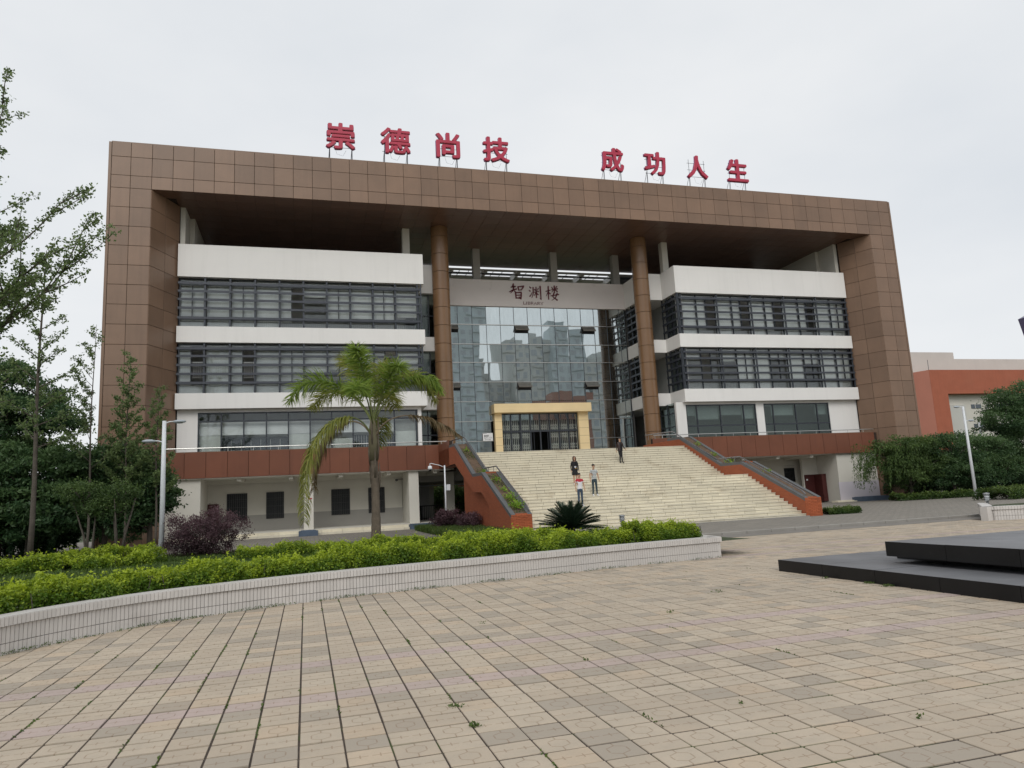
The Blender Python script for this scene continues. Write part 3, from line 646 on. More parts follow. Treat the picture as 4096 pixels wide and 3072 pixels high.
# columns ------------------------------------------------------------
for cx in (9.37, 25.1):
    cy = 48.9
    c = MB().lathe([(.585, 0), (.585, ZS-3.6)], (cx, cy, 3.6), 28).build('column', M['joint'], B, True)
    z = 4.28-.6
    rows = [4.0, 4.62]
    while rows[-1] < ZS-1.3: rows.append(rows[-1]+1.31)
    rows.append(ZS)
    for a, b in zip(rows, rows[1:]):
        MB().lathe([(.60, a+.012), (.612, a+.022), (.612, b-.022), (.60, b-.012)], (cx, cy, 0), 40).build('cladding_ring', M['granite_col'], c)
# curtain wall ---------------------------------------------------------
CY = 52.5
mx_ = [9.8, 10.13]+[11.25+1.122*k for k in range(13)]; mx_ = [x for x in mx_ if x < 25.1]+[25.2]
tz = [4.28, 5.9, 7.4, 8.91, 10.4, 11.92, 13.36, 14.9, 16.36]
cwm = MB()
for x in mx_: cwm.box(x-.014, x+.014, CY-.01, CY+.09, 4.28, 16.36)
cw = cwm.build('curtain_wall', M['steel_dark'], B)
mb = MB()
for z in tz[1:-1]:
    if z in (5.9, 7.4): mb.box(9.8, 13.62, CY-.06, CY-.012, z-.022, z+.022); mb.box(21.4, 25.2, CY-.06, CY-.012, z-.022, z+.022)
    elif z == 8.91: mb.box(9.8, 13.62, CY-.06, CY-.012, z-.022, z+.022); mb.box(21.4, 25.2, CY-.06, CY-.012, z-.022, z+.022)
    else: mb.box(9.8, 25.2, CY-.06, CY-.012, z-.024, z+.024)
mb.build('transom', M['stainless'], cw)
gpan = U(M['glass_curtain']); VENT = {(11.25+1.122*k) for k in ()}
for i, (a, b) in enumerate(zip(mx_, mx_[1:])):
    for j, (za, zb) in enumerate(zip(tz, tz[1:])):
        mid = (a+b)/2
        if 13.7 < mid < 21.3 and zb < 8.8: continue
        if b-a < .15: continue
        top = zb-.02
        if j in (3+0, 6) and i in (1, 6, 11, 12)[:0]: pass
        vent = (j in (3, 6)) and min(abs(mid-q) for q in (10.69, 16.3, 21.9)) < .35
        if vent:
            za2 = zb-.62
            piece('pane', gpan, cw, ((a+b)/2, CY+.03, (za+za2)/2), (b-a-.03, .012, za2-za-.03), rx=random.gauss(0, .004), rz=random.gauss(0, .004))
            vb = MB().prism([(CY-.012, zb-.03), (CY-.40, zb-.42), (CY-.375, zb-.44), (CY+.01, zb-.06)], a+.03, b-.03, 'x'); v = vb.build('vent_sash', M['stainless'], cw, fix=True)
            vb = MB(); vb.box(a, b, CY+.1, CY+.12, za2, zb); vb.build('vent_dark_sheet', M['black_metal'], cw)  # black sheet painted in for the dark inside the open vent
            vb = MB().box(a+.02, b-.02, CY-.39, CY-.36, zb-.47, zb-.41); [vb.tube([(q, CY, zb-.55), (q, CY-.36, zb-.44)], .012, 4) for q in (a+.04, b-.04)]; vb.build('vent_frame', M['vent'], cw)
            vb = MB().prism([(CY-.02, zb-.045), (CY-.40, zb-.435), (CY-.40, zb-.47), (CY-.02, zb-.08)], a+.02, b-.02, 'x'); vb.build('vent_sash', M['vent'], cw, fix=True)
            continue
        piece('pane', gpan, cw, (mid, CY+.03, (za+zb)/2), (b-a-.026, .012, zb-za-.03), rx=random.gauss(0, .0035), rz=random.gauss(0, .0045))
# glass hall inside
mb = MB(); mb.box(9.6, 25.4, 61, 61.2, 3.9, 17); mb.box(9.6, 25.4, 52.7, 61, 3.9, 4.26); mb.box(9.5, 9.6, 52.7, 61, 3.9, 17); mb.box(25.4, 25.5, 52.7, 61, 3.9, 17); mb.box(9.6, 25.4, 52.7, 61, 16.6, 16.7); mb.build('hall_interior', M['dark_room'], B)
mb = MB(); mb.box(9.7, 25.3, 57, 57.2, 8.5, 10.9); mb.box(9.7, 25.3, 55.5, 57, 8.6, 8.8); mb.box(9.7, 13.4, 57, 57.2, 4.3, 8.3); mb.build('gallery_wall', M['yellow_wall'], B)
mb = MB(); q = 9.8
while q < 25.2: mb.box(q, q+.03, 55.4, 55.43, 8.8, 9.8); q += .16
mb.box(9.7, 25.3, 55.39, 55.44, 9.8, 9.86); mb.build('gallery_railing', M['black_metal'], B)
# sign wall over the glass
mb = MB(); mb.box(9.45, 25.55, CY-.12, CY+.2, 16.36, 18.48); mb.box(7.7, 9.45, 52.2, 52.4, 16.36, 18.5); mb.box(25.55, 27.3, 52.2, 52.4, 16.36, 18.5)
signwall = mb.build('sign_wall', M['white_sign'], B)
for x in (12.72, 19.15, 24.6): MB().box(x, x+.56, CY+.22, CY+.75, 16.4, ZS).build('roof_post', M['dado'], B)
# glazed roof frame behind the portal
mb = MB(); zt_ = 20.95
for k in range(8):
    x = 8.6+2.97*k; mb.box(x, x+.22, 57.3, 64.5, zt_-.55, zt_)
mb.box(7.5, 29, 57.2, 57.6, zt_-.05, zt_+.03); mb.box(7.5, 29, 64.3, 64.6, zt_-2.2, zt_+.03)
pg = mb.build('pergola', M['white'], B)
mb = MB()
for k in range(7):
    x = 8.6+2.97*k; mb.box(x+.22, x+2.97, 58.9, 60.6, zt_-.1, zt_-.02); mb.box(x+.22, x+2.97, 62.2, 64.3, zt_-.1, zt_-.02); mb.box(x+.22, x+.6, 57.6, 58.9, zt_-.1, zt_-.02)
mb.build('roof_slab', M['white'], pg)
mb = MB()
for k in range(7):
    x = 8.6+2.97*k
    for q in (1.1, 1.9): mb.box(x+q, x+q+.05, 57.6, 58.9, zt_-.06, zt_-.03)
    for q in (58.0, 58.5): mb.box(x+.6, x+2.97, q, q+.05, zt_-.065, zt_-.025)
mb.tube([(7.6, 57.2, 20.55), (29, 57.2, 20.55)], .05, 6)
mb.build('glazing_bar', M['steel_dark'], pg)
# entrance ---------------------------------------------------------------
DY = 52.15
ent = MB(); ent.box(13.72, 14.28, DY-.3+.3, CY+.1, 4.28, 7.95); ent.box(20.47, 21.28, DY, CY+.1, 4.28, 7.95); ent.box(13.6, 21.42, DY-.45, CY+.1, 7.95, 8.62)
e = ent.build('entrance_surround', M['sand'], B)
mb = MB()
for x0, x1 in ((13.74, 14.26), (20.49, 21.26)):
    for z in (4.9, 5.5, 6.1, 6.7, 7.3): mb.box(x0-.022, x1+.022, DY-.003, DY+.02, z, z+.012)
mb.build('stone_joint', M['joint'], e)
mb = MB(); dx = [14.28+.775*k for k in range(9)]
for x in dx: mb.box(x-.05, x+.05, CY-.05, CY+.05, 4.28, 7.95)
mb.box(14.28, 20.47, CY-.049, CY+.049, 6.5, 6.62); mb.box(14.28, 20.47, CY-.048, CY+.048, 7.86, 7.95)
dr = mb.build('entrance_door', M['steel_dark'], B)
gatem = MB()
for k in range(5): gatem.box(.02+.15*k, .036+.15*k, 0, .012, 0, 1)
gate = gatem
for i, (a, b) in enumerate(zip(dx, dx[1:])):
    for za, zb in ((4.3, 6.5), (6.62, 7.86)):
        if i == 3 and za < 5: continue
        if i == 4 and za < 5: continue
        blk('pane', M['glass_wing'], dr, a+.05, b-.05, CY+.0, CY+.012, za, zb)
        gb = MB(); n = 5
        for k in range(n): x = a+.09+(b-a-.18)*k/(n-1); gb.box(x-.013, x+.013, CY+.07, CY+.08, za, zb)
        z = za+.05
        while z < zb-.25:
            for k in range(n-1):
                x = a+.09+(b-a-.18)*k/(n-1); xx = x+(b-a-.18)/(n-1)
                if int((z-za)/.42) % 2 == 0:
                    gb.tube([(x, CY+.085, z), (xx, CY+.085, z+.2)], .011, 4, False); gb.tube([(xx, CY+.085, z), (x, CY+.085, z+.2)], .011, 4, False)
            z += .21
        gb.build('folding_gate', M['gate'], dr)
lb = MB(); lb.box(0, .7, 0, .04, 0, .08); lb.box(0, .7, 0, .04, 2.1, 2.18); lb.box(0, .06, 0, .04, 0, 2.18); lb.box(.64, .7, 0, .04, 0, 2.18)
m_ = lb.mesh('door_leaf', M['steel_dark']); piece('door_leaf', m_, dr, (16.64, CY+.02, 4.3), rz=1.25)
tagp = thing('notice_sign', 'white printed notice fixed to the glass left of the entrance', 'notice', (13.2, 52.4, 5.9))
MB().box(12.80, 13.58, 52.40, 52.42, 5.92, 6.50).build('board', M['paper'], tagp)

# lettering -------------------------------------------------------------
def text_mesh(s, name, mat, size, depth, offset, align=None, shear=0, space=1, bold=0):
    c = bpy.data.curves.new(name, 'FONT'); c.body = s; c.size = size; c.extrude = depth; c.offset = offset; c.resolution_u = 3; c.shear = shear; c.space_character = space
    o = bpy.data.objects.new(name+'_tmp', c); COL.objects.link(o); bpy.context.view_layer.update()
    m = bpy.data.meshes.new_from_object(o.evaluated_get(bpy.context.evaluated_depsgraph_get())); bpy.data.objects.remove(o); bpy.data.curves.remove(c)
    if bold:        # overstrike: the same outline nudged sideways, each copy a hair deeper
        bm = bmesh.new(); bm.from_mesh(m); base = m.copy(); bm.clear()
        for k, (dx, dy) in enumerate(((0, 0), (bold, 0), (-bold, 0), (0, bold*.7), (0, -bold*.7), (bold*.7, bold*.5), (-bold*.7, -bold*.5), (bold*.7, -bold*.5), (-bold*.7, bold*.5))):
            n0 = len(bm.verts); bm.from_mesh(base); bm.verts.ensure_lookup_table()
            for v in bm.verts[n0:]: v.co += Vector((dx, dy, -.0015*k))
        bm.to_mesh(m); bm.free()
    m.materials.clear(); m.materials.append(mat); m.name = name; return m
def fit(m, x0, x1, z0, z1, y):      # stand the lettering up and fit it to a rectangle
    co = np.empty(len(m.vertices)*3); m.vertices.foreach_get('co', co); co = co.reshape(-1, 3)
    a, b = co.min(0), co.max(0); n = np.empty_like(co)
    n[:, 0] = x0+(co[:, 0]-a[0])/(b[0]-a[0])*(x1-x0); n[:, 2] = z0+(co[:, 1]-a[1])/(b[1]-a[1])*(z1-z0); n[:, 1] = y-(co[:, 2])
    m.vertices.foreach_set('co', n.ravel()); m.update()
def letters(s, name, mat, parent, x0, x1, z0, z1, y, depth=.05, offset=0., **k):
    m = text_mesh(s, name, mat, 1, depth, offset, **k); fit(m, x0, x1, z0, z1, y)
    off = wl(parent); m.transform(Matrix.Translation(-off)); o = bpy.data.objects.new(name, m); COL.objects.link(o); o.parent = parent; return o
letters('智渊楼', 'heading', M['ink'], tagp, 12.9, 13.28, 6.2, 6.36, 52.398, .002, .02)
letters('………', 'heading', M['ink'], tagp, 13.3, 13.5, 6.2, 6.22, 52.398, .002)
letters('敬请 爱护 公共 设施', 'line_of_text', M['ink'], tagp, 12.88, 13.5, 6.10, 6.16, 52.398, .002)
letters('图书 借阅', 'line_of_text', M['ink'], tagp, 12.98, 13.42, 5.98, 6.05, 52.398, .002)
MB().box(12.82, 13.1, 52.396, 52.399, 6.45, 6.47).build('heading', M['ink'], tagp)
chars = [('崇', 1.43, 3.32, 'first of the eight rooftop characters, reading chong', 0), ('德', 5.03, 7.02, 'second rooftop character from the building corner, reading de', 1), ('尚', 8.81, 10.48, 'third rooftop character, reading shang, with a square mouth inside', 1),
         ('技', 12.14, 14.06, 'fourth rooftop character, reading ji, just before the wide gap', 1), ('成', 21.1, 22.89, 'fifth rooftop character, reading cheng, just after the wide gap', 1), ('功', 24.62, 26.36, 'sixth rooftop character, reading gong', 1),
         ('人', 28.2, 29.95, 'seventh rooftop character, simple two-stroke ren', 1), ('生', 31.71, 33.52, 'last rooftop character, reading sheng', 1)]
RY = 45.8
for ch, x0, x1, lab, spl in chars:
    t = thing('rooftop_character', 'big crimson '+lab, 'sign letter', ((x0+x1)/2, RY, 24.02), 'crimson characters standing on the roof edge')
    letters(ch, 'letter_face', M['red_letter'], t, x0, x1, 25.03, 26.86, RY, .07, 0, bold=.026)
    letters(ch, 'letter_return', M['letter_edge'], t, x0-.03, x1+.03, 25.0, 26.89, RY+.13, .03, 0, bold=.030)
    sb = MB()
    for x in (x0+.22, x1-.22):
        for y, dx_ in ((RY+.2, 0.0), (RY+.75, .12)): sb.tube([(x-dx_*.6, y+.1, 24.03), (x+.03, RY+.18, 25.4)], .02, 4)
        sb.tube([(x+.03, RY+.18, 24.03), (x+.03, RY+.18, 26.6)], .018, 4)
    for z in (25.2, 25.75, 26.3): sb.tube([(x0+.1, RY+.18, z), (x1-.1, RY+.18, z)], .016, 4)
    sb.build('support_frame', M['steel_dark'], t)
    cb = MB(); cb.tube([(x0+.6, RY+.1, 25.1), (x0+.7, RY+.1, 24.7), (x0+1.1, RY+.12, 24.6), (x0+1.3, RY+.12, 25.0)], .007, 4); cb.build('cable', M['black_metal'], t)
def brush(strokes, x0, x1, z0, z1, y, th):
    mb = MB()
    for s in strokes:
        pts = [Vector((x0+(x1-x0)*p[0], 0, z0+(z1-z0)*p[1])) for p in s]; ws = [p[2]*(x1-x0) for p in s]
        P = []; W_ = []
        for i in range(len(pts)-1):
            for k in range(4): t = k/4; P.append(pts[i].lerp(pts[i+1], t)); W_.append(ws[i]*(1-t)+ws[i+1]*t)
        P.append(pts[-1]); W_.append(ws[-1]); Lf, Rt = [], []
        for i, p in enumerate(P):
            d = (P[min(i+1, len(P)-1)]-P[max(i-1, 0)]).normalized(); n = Vector((-d.z, 0, d.x)); Lf.append(p+n*W_[i]/2); Rt.append(p-n*W_[i]/2)
        for i in range(len(P)-1):
            q = [Lf[i], Lf[i+1], Rt[i+1], Rt[i]]; mb.add([(v.x, y, v.z) for v in q]+[(v.x, y+th, v.z) for v in q], [(3, 2, 1, 0), (4, 5, 6, 7), (0, 1, 5, 4), (2, 3, 7, 6), (1, 2, 6, 5), (3, 0, 4, 7)])
        mb.add([(P[0].x+math.cos(a)*W_[0]*.5, y+.001, P[0].z+math.sin(a)*W_[0]*.5) for a in [PI/4*k for k in range(8)]], [tuple(range(8))])
    return mb
ST = {'zhi': [[(.30, .99, .10), (.24, .86, .07), (.16, .78, .02)], [(.12, .78, .06), (.46, .84, .09)], [(0, .46, .05), (.25, .60, .08), (.52, .68, .09)], [(.32, .86, .10), (.28, .62, .08), (.18, .46, .05), (.06, .38, .02)], [(.32, .56, .05), (.46, .42, .10)],
              [(.60, .82, .09), (.64, .58, .07)], [(.58, .82, .06), (1.0, .88, .09), (.90, .74, .09), (.80, .60, .05)], [(.62, .60, .06), (.86, .63, .07)],
              [(.42, .42, .10), (.44, .04, .07)], [(.40, .42, .06), (.80, .46, .10), (.78, .20, .09), (.74, .0, .10)], [(.46, .26, .06), (.74, .28, .06)], [(.46, .08, .06), (.74, .07, .08), (.62, .16, .03)]],
      'yuan': [[(.04, .96, .05), (.18, .86, .10)], [(0, .70, .05), (.12, .60, .09)], [(.04, .22, .10), (.16, .36, .06), (.26, .56, .03)], [(.34, .92, .09), (.34, .50, .08), (.28, .26, .06), (.18, .1, .02)],
               [(.58, .94, .08), (.58, .12, .08), (.52, .18, .02)], [(.40, .54, .05), (.80, .62, .08)], [(.44, .80, .04), (.52, .68, .09)], [(.76, .84, .08), (.66, .68, .04)], [(.56, .54, .07), (.40, .28, .03)], [(.60, .50, .05), (.74, .34, .09)],
               [(.92, 1.0, .12), (.93, .5, .10), (.94, .0, .08), (.84, .10, .02)]],
      'lou': [[(0, .60, .06), (.38, .70, .08)], [(.22, .96, .09), (.21, .5, .09), (.20, .04, .07)], [(.21, .60, .07), (.02, .28, .03)], [(.24, .54, .05), (.38, .42, .09)], [(.48, .92, .04), (.58, .80, .09)], [(.90, .97, .09), (.78, .84, .04)],
              [(.44, .72, .05), (.98, .82, .09)], [(.70, 1.0, .10), (.70, .52, .07)], [(.66, .74, .07), (.46, .56, .03)], [(.74, .74, .05), (.94, .60, .10)], [(.66, .52, .10), (.54, .26, .08), (.66, .16, .07), (.90, .0, .11)], [(.90, .50, .09), (.76, .20, .07), (.44, -.02, .03)], [(.38, .30, .06), (1.04, .42, .09)]]}
for key, x0, x1, z0, z1, lab in (('zhi', 15.44, 16.67, 16.97, 18.2, 'first brush-written maroon character over the glass wall, with a sun radical below'), ('yuan', 17.07, 18.1, 16.99, 18.06, 'middle brush-written maroon character over the glass wall, with water dots'), ('lou', 18.46, 19.53, 16.96, 18.14, 'last brush-written maroon character over the glass wall, with a tree radical')):
    o = brush(ST[key], x0, x1, z0, z1, CY-.17, .045).build('wall_character', M['maroon_letter']); props(o, lab, 'sign letter', 'brush characters on the sign wall')
t = thing('library_lettering', 'small maroon capital letters spelling LIBRARY on the pale wall', 'sign', (17.37, CY-.12, 16.56)); 
lx = 16.53; m0 = [.20, .12, .22, .24, .26, .24, .24]; k_ = (18.21-16.53)/(sum(m0)+6*.035)
for ch, wd in zip('LIBRARY', m0):
    sw = MB(); x = lx; W_ = wd*k_; lx += (wd+.035)*k_; z0, z1 = 16.565, 16.78; h = z1-z0; b = .036; y0, y1 = CY-.155, CY-.12
    def V_(xa, s=1): sw.box(xa, xa+b, y0, y1, z0, z1); sw.box(xa-.014, xa+b+.014, y0+.001, y1, z0-.001, z0+.014); sw.box(xa-.014, xa+b+.014, y0+.001, y1, z1-.014, z1+.001)
    def T_(*p): sw.tube([(x+W_*a, (y0+y1)/2, z0+h*c_) for a, c_ in p], .015, 4)
    if ch == 'L': V_(x+.02); sw.box(x+.02, x+W_, y0, y1, z0-.002, z0+.024); sw.box(x+W_-.02, x+W_, y0, y1, z0, z0+.06)
    elif ch == 'I': V_(x+.03)
    elif ch == 'B': V_(x+.02); T_((.2, 1), (.75, .97), (.85, .75), (.7, .53), (.2, .5)); T_((.3, .5), (.85, .45), (.95, .25), (.8, .03), (.2, 0))
    elif ch == 'R': V_(x+.02); T_((.2, 1), (.75, .97), (.85, .75), (.7, .53), (.2, .5)); T_((.45, .5), (.7, .3), (.95, 0))
    elif ch == 'A': T_((.05, 0), (.5, 1), (.95, 0)); T_((.25, .35), (.75, .35)); T_((.0, .01), (.2, .01)); T_((.8, .01), (1, .01))
    elif ch == 'Y': T_((.02, 1), (.5, .5), (.98, 1)); T_((.5, .5), (.5, 0)); T_((.35, .01), (.65, .01)); T_((0, .99), (.2, .99)); T_((.8, .99), (1, .99))
    sw.build('letter', M['maroon_letter'], t)

# terrace, ground floor -----------------------------------------------------
TY = 46.4
mb = MB(); mb.box(-8.05, 8.55, TY+.04, TY+.3, 3.70, 5.2); mb.box(-7.6, 9.3, TY+.3, 52.6, 4.0, 4.27); mb.box(23.6, 42.75, TY+.3, 52.6, 4.0, 4.27); mb.box(23.72, 43.1, TY+.04, TY+.3, 3.7, 5.2)
mb.box(8.36, 8.55, 42.85, TY+.04, 3.7, 5.2); mb.box(9.3, 23.6, 41.0, 52.6, 3.9, 4.23)
ter = mb.build('terrace', M['joint'], B)
tp = bevbox(1, .04, 1, .005, M['terra'], 'terrace_panel')
xs = [-8.08, -6.9]+[-5.71+1.196*k for k in range(13)]; xs = [x for x in xs if x < 8.5]+[8.36]
xs = sorted(set(xs)); xs = [x for i, x in enumerate(xs) if i == 0 or x-xs[i-1] > .3]
for a, b in zip(xs, xs[1:]): piece('panel', tp, ter, ((a+b)/2, TY+.02, 4.46), (b-a-.02, 1, 1.55))
xs = [23.72+1.196*k for k in range(17)]
for a, b in zip(xs, xs[1:]): piece('panel', tp, ter, ((a+b)/2, TY+.02, 4.46), (b-a-.02, 1, 1.55))
for a, b in ((42.85, 44.0), (44.0, 45.2), (45.2, TY)): piece('panel', tp, ter, (8.34, (a+b)/2, 4.46), (b-a-.02, 1, 1.55), rz=PI/2)
mb = MB(); mb.box(-8.05, 8.6, TY+.0, TY+.34, 5.235, 5.26); mb.box(23.7, 43.1, TY, TY+.34, 5.235, 5.26); mb.build('parapet_cap', M['granite'], B)
mb = MB().box(-8.0, 9.3, TY+.3, 50.2, 3.66, 3.78); mb.box(-8.0, 9.3, TY+.05, TY+.3, 3.64, 3.70); mb.box(23.9, 42.8, TY+.05, 50.2, 3.66, 3.78)
for q in range(-7, 9, 3): mb.box(q, q+.25, TY+.3, 50.1, 3.45, 3.66)
for q in range(25, 42, 3): mb.box(q, q+.25, TY+.3, 50.1, 3.45, 3.66)
mb.box(-8, 9.3, 49.6, 49.85, 3.4, 3.66); mb.build('terrace_soffit', M['white2'], B)
rail = MB(); rail2 = MB()
rail.tube([(-8.0, TY+.15, 5.48), (9.3, TY+.15, 5.48)], .03, 8); rail2.tube([(23.9, TY+.15, 5.48), (43.0, TY+.15, 5.48)], .03, 8)
for q in np.arange(-7.4, 9.3, 1.45): rail.tube([(q, TY+.15, 5.2), (q, TY+.15, 5.48)], .016, 6)
for q in np.arange(24.6, 43.0, 1.45): rail2.tube([(q, TY+.15, 5.2), (q, TY+.15, 5.48)], .016, 6)
rail.build('terrace_railing', M['stainless'], B); rail2.build('terrace_railing', M['stainless'], B)
# raised floor with two steps
for zt, y0 in ((.165, 44.45), (.33, 44.85)):
    for x in np.arange(-7.5, 6.0, 1.2): blk('step_slab', M['slab'], B, x+.006, min(x+1.2, 6.1)-.006, y0, y0+.45, zt-.165, zt)
MB().box(-8, 26, 45.3, 58, .0, .33).build('ground_floor_slab', M['white2'], B)
GY = 50.0
mb = MB(); mb.box(-6.1, 6.35, GY, GY+.25, 1.35, 3.66); mb.box(-8.05, -6.02, 46.66, GY+.2, .0, 3.64); mb.box(6.38, 6.5, 47.3, GY+.2, .33, 3.64)
gwall = mb.build('ground_wall', M['white2'], B)
MB().box(-6.02, 6.38, GY-.004, GY+.25, .33, 1.35).build('dado', M['dado'], gwall)
for xa, xb in ((-.12, .46), (6.37, 7.0)): MB().box(xa, xb, 46.65, 47.2, .33, 3.64).build('pier', M['white2'], B)
for xa, xb in ((9.3, 9.95),): MB().box(xa, xb, 49.8, 50.4, .33, 3.66).build('pier', M['white2'], B)
for xa in (9.3, 14): MB().box(xa, xa+.6, 58, 58.6, -.1, 4.3).build('pier', M['white2'], B)
def dark_window(x0, x1, z0, z1, y, par):
    mb = MB(); mb.box(x0, x1, y-.05, y-.004, z0, z0+.06); mb.box(x0, x1, y-.05, y-.004, z1-.06, z1); 
    for q in (x0, (x0+x1)/2-.03, x1-.06): mb.box(q, q+.06, y-.049, y-.005, z0, z1)
    mb.box(x0, x1, y-.052, y-.006, z0+(z1-z0)*.68, z0+(z1-z0)*.68+.06)
    w = mb.build('ground_window', M['black_metal'], par); blk('pane', M['dark_pane'], w, x0+.03, x1-.03, y-.03, y-.01, z0+.03, z1-.03)
    gb = MB(); [gb.box(q, q+.012, y-.09, y-.08, z0, z1) for q in np.arange(x0+.05, x1, .12)]; [gb.box(x0, x1, y-.092, y-.082, q, q+.012) for q in (z0+.3, z0+.8, z0+1.3)]; gb.build('window_grille', M['grille'], w)
for a, b in ((-4.87, -3.63), (-2.47, -1.37), (1.64, 2.85), (4.07, 5.16)): dark_window(a, b, 1.07, 2.77, GY, gwall)
o = blk('door', M['doorred'], gwall, -6.02+.02, -5.35, GY-.06, GY-.01, .33, 2.17)
MB().box(0.13, .37, 46.64, 46.648, 2.15, 2.23).build('plaque', M['red_letter'], gwall)
mb = MB().lathe([(.01, -.1), (.09, -.06), (.1, 0), (.1, .05)], (5.95, 49.6, 3.2), 10); mb.box(5.9, 6.4, 49.57, 49.63, 3.22, 3.27); o = mb.build('wall_camera', M['grille']); props(o, 'small dark dome camera bracketed on the shaded ground-floor wall', 'camera')
# right ground floor
mb = MB(); mb.box(24, 41.2, GY, GY+.25, .0, 3.66); mb.box(39.3, 42.95, 46.66, GY+.2, .0, 3.64); gr_ = mb.build('ground_wall', M['white2'], B)
MB().box(39.25, 42.96, 46.655, 46.70, .0, 1.5).build('dado', M['lilac'], gr_)
dark_window(36.95, 37.9, 1.7, 2.82, GY, gr_)
blk('door', M['doorred'], gr_, 39.2-.35, 39.2+.04, 48.0, 49.1, .1, 2.2)
blk('door', M['doorred'], gr_, 38.0, 39.1, 48.9, 48.98, .15, 2.2); MB().box(37.9, 39.3, 48.98, 49.2, .1, 3.66).build('wall', M['white2'], gr_)
blk('plaque', M['paper'], gr_, 38.1, 38.24, 48.88, 48.9, 1.75, 1.87)
mb = MB(); mb.box(38.4, 41.0, 46.0, 46.66, .0, .12); mb.box(38.2, 40.2, 45.7, 46.3, 0, .07); mb.build('door_step', M['slab'], B)
# painted curbs at the pier feet
for (x0, x1, y0, y1), lab in (((-.4, .67, 43.5, 45.3), 'blue painted block at the foot of the middle pier'), ((6.05, 8.1, 44.0, 45.4), 'blue painted curb beside the passage entrance'), ((39.9, 42.3, 45.1, 46.2), 'dark blue painted curb below the right white wall')):
    mb = MB(); mb.box(x0, x1, y0, y1, 0, .31); mb.box(x0+.12, x1-.12, y0+.12, y1-.1, .31, .34); o = mb.build('painted_curb', M['blue']); props(o, lab, 'curb')
# passage behind and railing
rl = thing('passage_railing', 'black iron railing inside the shaded ground-floor passage', 'railing', (9, 54, .33)); mb = MB()
for q in np.arange(7.2, 13, .14): mb.box(q, q+.03, 54, 54.03, .33, 1.35)
mb.box(7.2, 13, 53.99, 54.04, 1.3, 1.37); mb.box(7.2, 13, 53.99, 54.04, .4, .45); mb.build('bars', M['black_metal'], rl)
MB().box(7.2, 8.3, 54.1, 54.3, .33, 1.3).build('bin_panel', M['black_metal'], rl)
MB().box(7.0, 25, 50.0, 58.6, 3.9, 4.2).build('passage_ceiling', M['dado'], B)
mb = MB(); [mb.box(7.0, 24, y, y+.4, 3.0, 3.9) for y in (50.2, 54.5, 58.2)]; mb.build('passage_beam', M['dado'], B)
MB().box(7.2, 12.5, 57.7, 57.85, 2.85, 2.95).build('tube_lamp', M['lampwhite'], B)

# staircase ---------------------------------------------------------------------
SX0, SX1 = 9.28, 22.92
stairs = thing('grand_staircase', 'broad cream stone staircase climbing in two flights to the entrance', 'stairs', (16.1, 29.7, 0))
steps = [(29.71+.3127*i, (i+1)*.148, .3127 if i < 14 else 2.36) for i in range(15)]+[(36.45+.318*j, 2.22+(j+1)*.147, .318 if j < 13 else .6) for j in range(14)]
prof = [(29.73, -.05)]
for y, z, d in steps: prof += [(y+.02, z-.152), (y+.02, z-.045)]
prof += [(41.1, 4.2), (41.1, -.05)]
mb = MB(); 
for y, z, d in steps: mb.box(SX0, SX1, y+.03, y+d+.1, -.05, z-.04)
mb.build('stair_core', M['stairjoint'], stairs)
stm = MB(); n = 0
def slab_part(xa, xb, y, z, d, j):
    return MB().box(xa, xb, y-.022, y+d-.0, z-.035, z).box(xa, xb, y+.004, y+.028, z-.144, z-.044)
for si, (y, z, d) in enumerate(steps):
    x = SX0; off = random.uniform(.35, .9); first = True
    while x < SX1-.02:
        Lx = off if first else random.choice((.72, .74, .76, .9, .62)); first = False
        xb = min(x+Lx, SX1); 
        if SX1-xb < .2: xb = SX1
        dz = random.uniform(-.003, .003); dy = random.uniform(-.004, .004)
        mbs = slab_part(x+.0065, xb-.0065, y+dy, z+dz, d, 0)
        if n < 300: mbs.build('stone_slab', M['slab'], stairs); n += 1
        else: stm.add(mbs.v, mbs.f)
        x = xb
props(stm.build('stone_slabs', M['slab'], stairs), None, None, None, 'stuff')
for k in range(3):
    for i in range(17): blk('terrace_floor_slab', M['slab'], B, 9.3+.84*i+.004, 9.3+.84*(i+1)-.004, 41.12+k*3.8, 41.12+(k+1)*3.8-.01, 4.235, 4.275)
blk('bottom_kerb', M['kerb'], stairs, SX0, SX1, 29.45, 29.69, -.02, .05)
TOP = [(46.38, 4.92), (42.8, 4.92), (41.25, 4.90), (36.72, 2.93), (34.7, 2.92), (29.72, .90)]
def inset(off): return [(y, z-off) for y, z in TOP]
